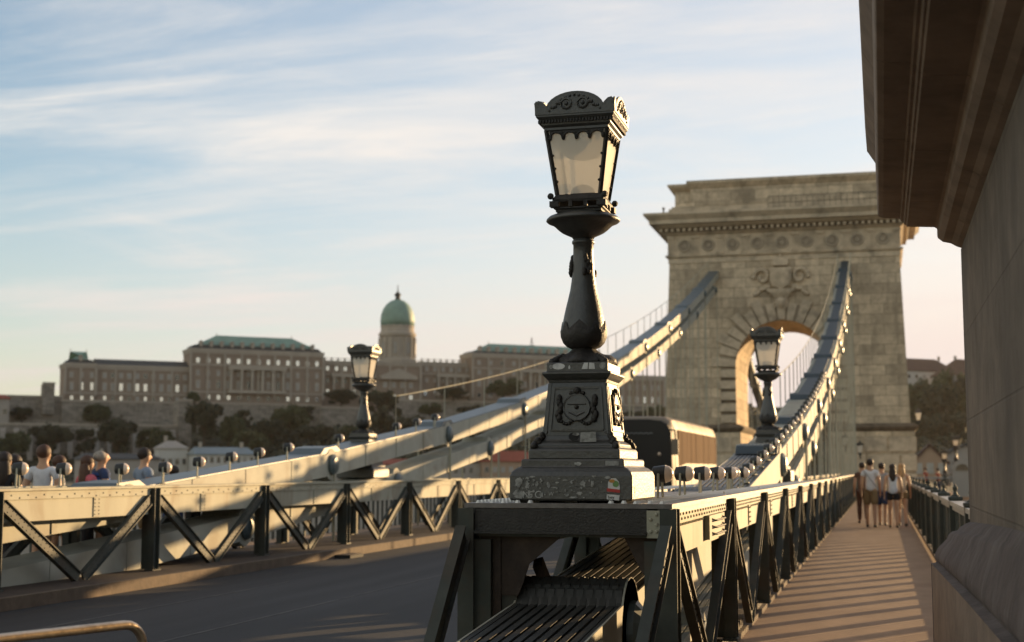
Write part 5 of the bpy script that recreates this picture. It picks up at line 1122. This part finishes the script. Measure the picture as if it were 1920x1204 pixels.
# ------------------------------------------------------------------ houses
def house(px0, px1, ye, yb, w_, label, wall='render', roof='redroof', ridge=8, depth=10, hip=0, n=6, rows=(.45,), ch=1, wb=.2, group='houses along the foot of the hill', yr=None, gable=False):
    t0 = cas(px0, ye, w_)[0]; t1 = cas(px1, ye, w_)[0]; pm = (px0 + px1) / 2; ze = cas(pm, ye, w_)[1]; z0 = cas(pm, yb, w_)[1] - 3
    r0 = (t0, w_, z0); r = croot('house', label, 'house', group, t0, w_, z0); a, b, z = 0, t1 - t0, ze - z0; zr = (cas(pm, yr, w_)[1] - z0) if yr else z + ridge
    m = castle_mb(); bx_(m, r0, t0, t1, w_ - depth, w_, z0, ze)
    if gable: m.prism([(a, z), (b, z), ((a + b) / 2, zr)], 0, depth, 'y')
    m.build('wall', M[wall], r)
    m = castle_mb()
    if gable:
        for s_ in (-1, 1):
            c = (a + b) / 2; q = a - .6 if s_ < 0 else b + .6; zq = z - .35; m.add([(q, -.6, zq), (c, -.6, zr + .05), (c, depth, zr + .05), (q, depth, zq), (q, -.6, zq + .4), (c, -.6, zr + .5), (c, depth, zr + .5), (q, depth, zq + .4)], [(0, 1, 2, 3), (4, 5, 6, 7), (0, 1, 5, 4), (3, 2, 6, 7), (0, 3, 7, 4)])
    else: m.rects([(a - .5, b + .5, -.5, depth + .5, z + .002), (a - .5, b + .5, -.5, depth + .5, z + .3), (a + hip, b - hip, depth / 2 - .1, depth / 2 + .1, zr)])
    ro = m.build('roof', M[roof], r)
    for k in range(ch): q = b * (.15 + .7 * k / max(1, ch - 1)) if ch > 1 else b * .3; m = castle_mb(); m.box(q - .5, q + .5, depth / 2 - .5, depth / 2 + .5, zr - 1, zr + 1.6); m.build('chimney', M['palace_trim'], ro)
    zz0 = 3
    for f in rows:
        for k in range(n):
            q = b * (k + .5) / n; zc_ = zz0 + (z - zz0) * f; ww = min(.9, b / n * .28); m = castle_mb(); m.box(q - ww, q + ww, -.12, -.002, zc_ - 1.0, zc_ + 1.0); fr = m.build('window', M['palace_trim'], r)
            m = castle_mb(); m.box(q - ww * .8, q + ww * .8, -.15, -.121, zc_ - .85, zc_ + .85); m.build('pane', M['pane'] if random.random() > wb else M['curtain'], fr)
    return r
house(366, 478, 853, 900, 130, 'house with a grey blue metal roof below the big palace block', 'render_w', 'blueroof', n=9, yr=838, depth=12, hip=1, ch=2, rows=(.3, .8))
house(300, 352, 842, 885, 120, 'small pale house with a light roof below the corner bastion', 'render_w', 'render', n=4, yr=826, depth=9, hip=3)
house(150, 300, 862, 905, 124, 'long grey riverside house left of the grey blue roof', 'render', 'slate', n=10, yr=850, depth=11, hip=2, rows=(.5,), wb=.6)
house(905, 1010, 866, 925, 150, 'ochre house with a red tile roof seen below the left chains', 'render_y', 'redroof', n=7, yr=845, depth=11, hip=2, rows=(.35, .75), wb=.5)
house(790, 904, 868, 925, 148, 'grey riverside house left of the red roofed one', 'render', 'brownroof', n=8, yr=856, depth=11, hip=1, rows=(.35, .75), wb=.5)
house(600, 780, 872, 925, 140, 'long low house with red roof behind the left chain', 'render', 'redroof', n=12, yr=860, depth=11, hip=1, rows=(.6,), wb=.5)
house(1697, 1795, 697, 742, 6, 'white manor with a brown hipped roof on the hill right of the tower', 'render_w', 'brownroof', n=7, yr=671, depth=16, hip=8, rows=(.35, .78), ch=2, group='houses on the hill right of the tower')
house(1788, 1870, 705, 745, 30, 'brown roofed house partly hidden by the near stone wall', 'render', 'brownroof', n=5, yr=672, depth=16, hip=9, rows=(.5,), group='houses on the hill right of the tower')
house(-30, 18, 748, 790, 20, 'house with a dark red roof at the far left edge on the rampart', 'render', 'redroof', n=3, yr=739, depth=10, hip=1, group='houses on the rampart')
def house2(px0, px1, ye, yb, d_, label, wall, roof, yr):
    p0 = at_d(px0, ye, d_); p1 = at_d(px1, ye, d_); zr = at_d((px0 + px1) / 2, yr, d_).z; zb3 = at_d(px0, yb, d_).z
    r = empty('house', (p0.x, p0.y, zb3), YAW * 0, label, 'house', 'houses at the far bridgehead'); wv = p1.x - p0.x; h_ = p0.z - zb3
    m = L(); m.box(0, wv, 0, 14, 0, h_); m.prism([(0, h_), (wv, h_), (wv / 2, zr - zb3)], 0, 14, 'y'); m.build('wall', M[wall], r)
    m = L()
    for s_ in (-1, 1):
        q = -.4 if s_ < 0 else wv + .4; m.add([(q, -.4, h_ - .2), (wv / 2, -.4, zr - zb3 + .05), (wv / 2, 14, zr - zb3 + .05), (q, 14, h_ - .2), (q, -.4, h_ + .1), (wv / 2, -.4, zr - zb3 + .35), (wv / 2, 14, zr - zb3 + .35), (q, 14, h_ + .1)], [(0, 1, 2, 3), (4, 5, 6, 7), (0, 1, 5, 4), (3, 2, 6, 7), (0, 3, 7, 4)])
    m.build('roof', M[roof], r)
    for k in range(3): q = wv * (k + .5) / 3; m = L(); m.box(q - .5, q + .5, -.1, -.002, h_ * .45, h_ * .45 + 1.6); m.build('window', M['curtain'], r)
house2(1712, 1775, 868, 905, 210, 'pinkish gabled house just right of the tower foot', 'render_y', 'brownroof', 836)
house2(1776, 1850, 850, 905, 225, 'grey gabled house behind the notice panel', 'render', 'slate', 835)
# antenna on the horizon behind the right palace block
p = O + U * cas(997, 650, -60)[0] + N * -60; zt = cas(997, 633, -60)[1]
an = empty('antenna_mast', (p.x, p.y, 20), 0, 'thin antenna mast on the horizon above the right palace block', 'antenna'); m = MB(); m.tube([(p.x, p.y, 20), (p.x, p.y, zt)], .25, 5); m.build('mast', M['slate'], an)
m = MB()
for k in range(3): m.box(p.x - 1.4 + .3 * k, p.x + 1.4 - .3 * k, p.y - .1, p.y + .1, zt - 4 + k * 1.3, zt - 3.8 + k * 1.3)
m.build('aerial', M['slate'], an)

# ------------------------------------------------------------------ trees
def tree_proto(seed, h, wd, mt, leaf=.42, n=5200):
    rr = random.Random(seed); r = empty('tree')
    m = L(); m.tube([(0, 0, 0), (rr.uniform(-.2, .2), 0, h * .25), (rr.uniform(-.4, .4), rr.uniform(-.3, .3), h * .55)], [h * .035, h * .026, h * .012], 8)
    cl = []
    for k in range(30):
        a = rr.uniform(0, 6.28); q = rr.uniform(.1, 1.12) ** .6 * wd / 2; zc_ = h * (.30 + .6 * rr.random()); q *= math.sin(math.pi * min(1, max(.12, (zc_ / h - .12) / .98))) ** .55
        c = Vector((q * math.cos(a), q * math.sin(a), zc_)); cl.append((c, rr.uniform(.07, .21) * wd)); m.tube([(0, 0, h * .28), tuple(c * .6 + Vector((0, 0, h * .12))), tuple(c)], [h * .014, h * .008, h * .003], 5)
    m.build('trunk', M['bark'], r)
    m = L(); vs = []; fs = []
    for k in range(n):
        c, q = cl[rr.randrange(len(cl))]; d = Vector((rr.gauss(0, 1), rr.gauss(0, 1), rr.gauss(0, .8))).normalized() * q * rr.uniform(.35, 1.08); p = c + d
        u = Vector((rr.gauss(0, 1), rr.gauss(0, 1), rr.gauss(0, 1))).normalized(); v = u.cross(Vector((rr.gauss(0, 1), rr.gauss(0, 1), rr.gauss(0, 1)))).normalized(); sz = leaf * rr.uniform(.5, 1.3)
        i = len(vs); vs += [p - u * sz - v * sz * .5, p + u * sz * .4 - v * sz, p + u * sz + v * sz * .4, p - u * sz * .3 + v * sz]; fs.append((i, i + 1, i + 2, i + 3))
    m.add(vs, fs); m.build('crown', mt, r, fixn=False); return r
protos = [tree_proto(1, 13, 11, M['leaf_b']), tree_proto(2, 12, 13, M['leaf']), tree_proto(5, 15, 9, M['leaf_b'])]; used = set()
TG = 'trees on the castle hill'
TR = [(40, 793, 36, 30, 8, 0, 'dark tree on the rampart slope at the far left'), (178, 797, 48, 40, 12, 1, 'round tree against the upper rampart under the long low wing'), (95, 858, 66, 62, 60, 0, 'wide dark tree in front of the buttressed wall, leftmost'),
      (158, 862, 40, 60, 62, 2, 'narrow dark tree second from left before the buttressed wall'), (218, 868, 58, 84, 64, 0, 'tall pointed dark tree in the middle of the buttressed wall'), (285, 852, 66, 50, 60, 1, 'broad low tree left of the corner bastion'),
      (382, 835, 56, 84, 60, 0, 'tall dark tree right of the corner bastion'), (428, 838, 50, 60, 62, 1, 'bushy tree right of the tall one by the bastion'), (366, 757, 26, 22, 10, 1, 'small green tree at the foot of the columned block'), (455, 815, 30, 48, 50, 2, 'slim tree on the slope under the columns'),
      (505, 838, 50, 52, 64, 0, 'dark tree low on the slope under the columned block'), (545, 818, 60, 58, 55, 1, 'broad tree under the right half of the columned block'), (575, 800, 28, 40, 48, 2, 'small conical tree beside the retaining wall'), (590, 842, 60, 46, 70, 0, 'low dark tree above the riverside houses'),
      (640, 765, 54, 36, 14, 0, 'dark tree on the terrace left of the small lamp'), (716, 836, 62, 108, 50, 2, 'very tall dark tree right of the small lamp'), (660, 836, 50, 38, 60, 1, 'low tree below the bright retaining wall'), (806, 782, 40, 26, 24, 1, 'small bush-like tree below the colonnade'),
      (770, 830, 60, 50, 60, 0, 'tree behind the left chain below the dome'), (850, 752, 50, 26, 14, 0, 'tree at the foot of the colonnade wing'), (945, 750, 60, 40, 16, 1, 'tree in front of the right palace block'), (900, 800, 70, 40, 44, 0, 'dark tree below the right palace block'),
      (1190, 800, 40, 30, 30, 0, 'dark tree left of the coach roof line'), (1225, 795, 44, 34, 30, 1, 'dark tree between the hangers and the tower'),
      (1712, 800, 70, 86, 30, 1, 'green tree directly right of the tower'), (1750, 815, 80, 96, 40, 0, 'tall green tree below the white manor'), (1795, 805, 80, 110, 34, 1, 'tall tree beside the near stone wall, reaching the manor'), (1730, 850, 90, 70, 70, 0, 'dark tree behind the gabled house'), (1790, 850, 90, 80, 76, 2, 'dark tree behind the two tiny lamps'), (1840, 820, 90, 120, 40, 0, 'tree mostly hidden behind the near stone wall'),
      (20, 860, 60, 50, 62, 1, 'leafy tree at the left edge before the buttressed wall'), (330, 868, 50, 40, 80, 0, 'low tree by the small pale house'), (470, 852, 60, 44, 84, 1, 'low tree behind the grey blue roof')]
PH = [13, 12, 15]; PW = [11, 13, 9]
for (px, yb, wp, hp, w_, k, lb) in TR:
    o = protos[k] if k not in used else copy_tree(protos[k]); used.add(k)
    t, z = cas(px, yb, w_); p = O + U * t + N * w_; dd = (p - EYE).dot(CF); sc = hp * dd / 2650 / PH[k]; sx = wp * dd / 2650 / PW[k]
    o.location = (p.x, p.y, z); o.scale = (sx, sx, sc); o.rotation_euler = (0, 0, random.uniform(0, 6.28)); tag(o, lb, 'tree', TG)
# undergrowth on the slope
rr = random.Random(11); vs = []; fs = []
for k in range(26000):
    t = rr.uniform(-60, 640); w_ = rr.uniform(14, 128) ; p = O + U * t + N * w_; z = hz(t, w_) + abs(rr.gauss(0, 1.6)) * (1 + .8 * math.sin(t * .12) * math.sin(w_ * .1 + t * .05))
    if p.y < 200 or (t < 48 and rr.random() < .8) or (w_ < 20 and t < 300): continue
    u = Vector((rr.gauss(0, 1), rr.gauss(0, 1), rr.gauss(0, 1))).normalized(); v = u.cross(Vector((rr.gauss(0, 1), rr.gauss(0, 1), 1))).normalized(); sz = rr.uniform(.6, 1.5); c = Vector((p.x, p.y, z)); i = len(vs)
    vs += [c - u * sz, c - v * sz, c + u * sz, c + v * sz]; fs.append((i, i + 1, i + 2, i + 3))
m = MB(); m.add(vs, fs); tag(m.build('undergrowth', M['leaf_b'], fixn=False), 'dark scrub covering the castle hill slope', 'undergrowth', kind='stuff')

# ------------------------------------------------------------------ haze
hm = bpy.data.materials.new('evening haze'); hm.use_nodes = True; ht = hm.node_tree; ht.nodes.clear()
ho = ht.nodes.new('ShaderNodeOutputMaterial'); hv = ht.nodes.new('ShaderNodeVolumePrincipled'); hv.inputs['Color'].default_value = (.93, .88, .82, 1); hv.inputs['Density'].default_value = .000035; hv.inputs['Anisotropy'].default_value = .35
ht.links.new(hv.outputs[0], ho.inputs['Volume'])
m = MB(); m.box(-1360, 1360, -610, 1460, -15, 135); tag(m.build('haze', hm), 'thin warm evening haze over the river and the hill', 'haze', kind='stuff')
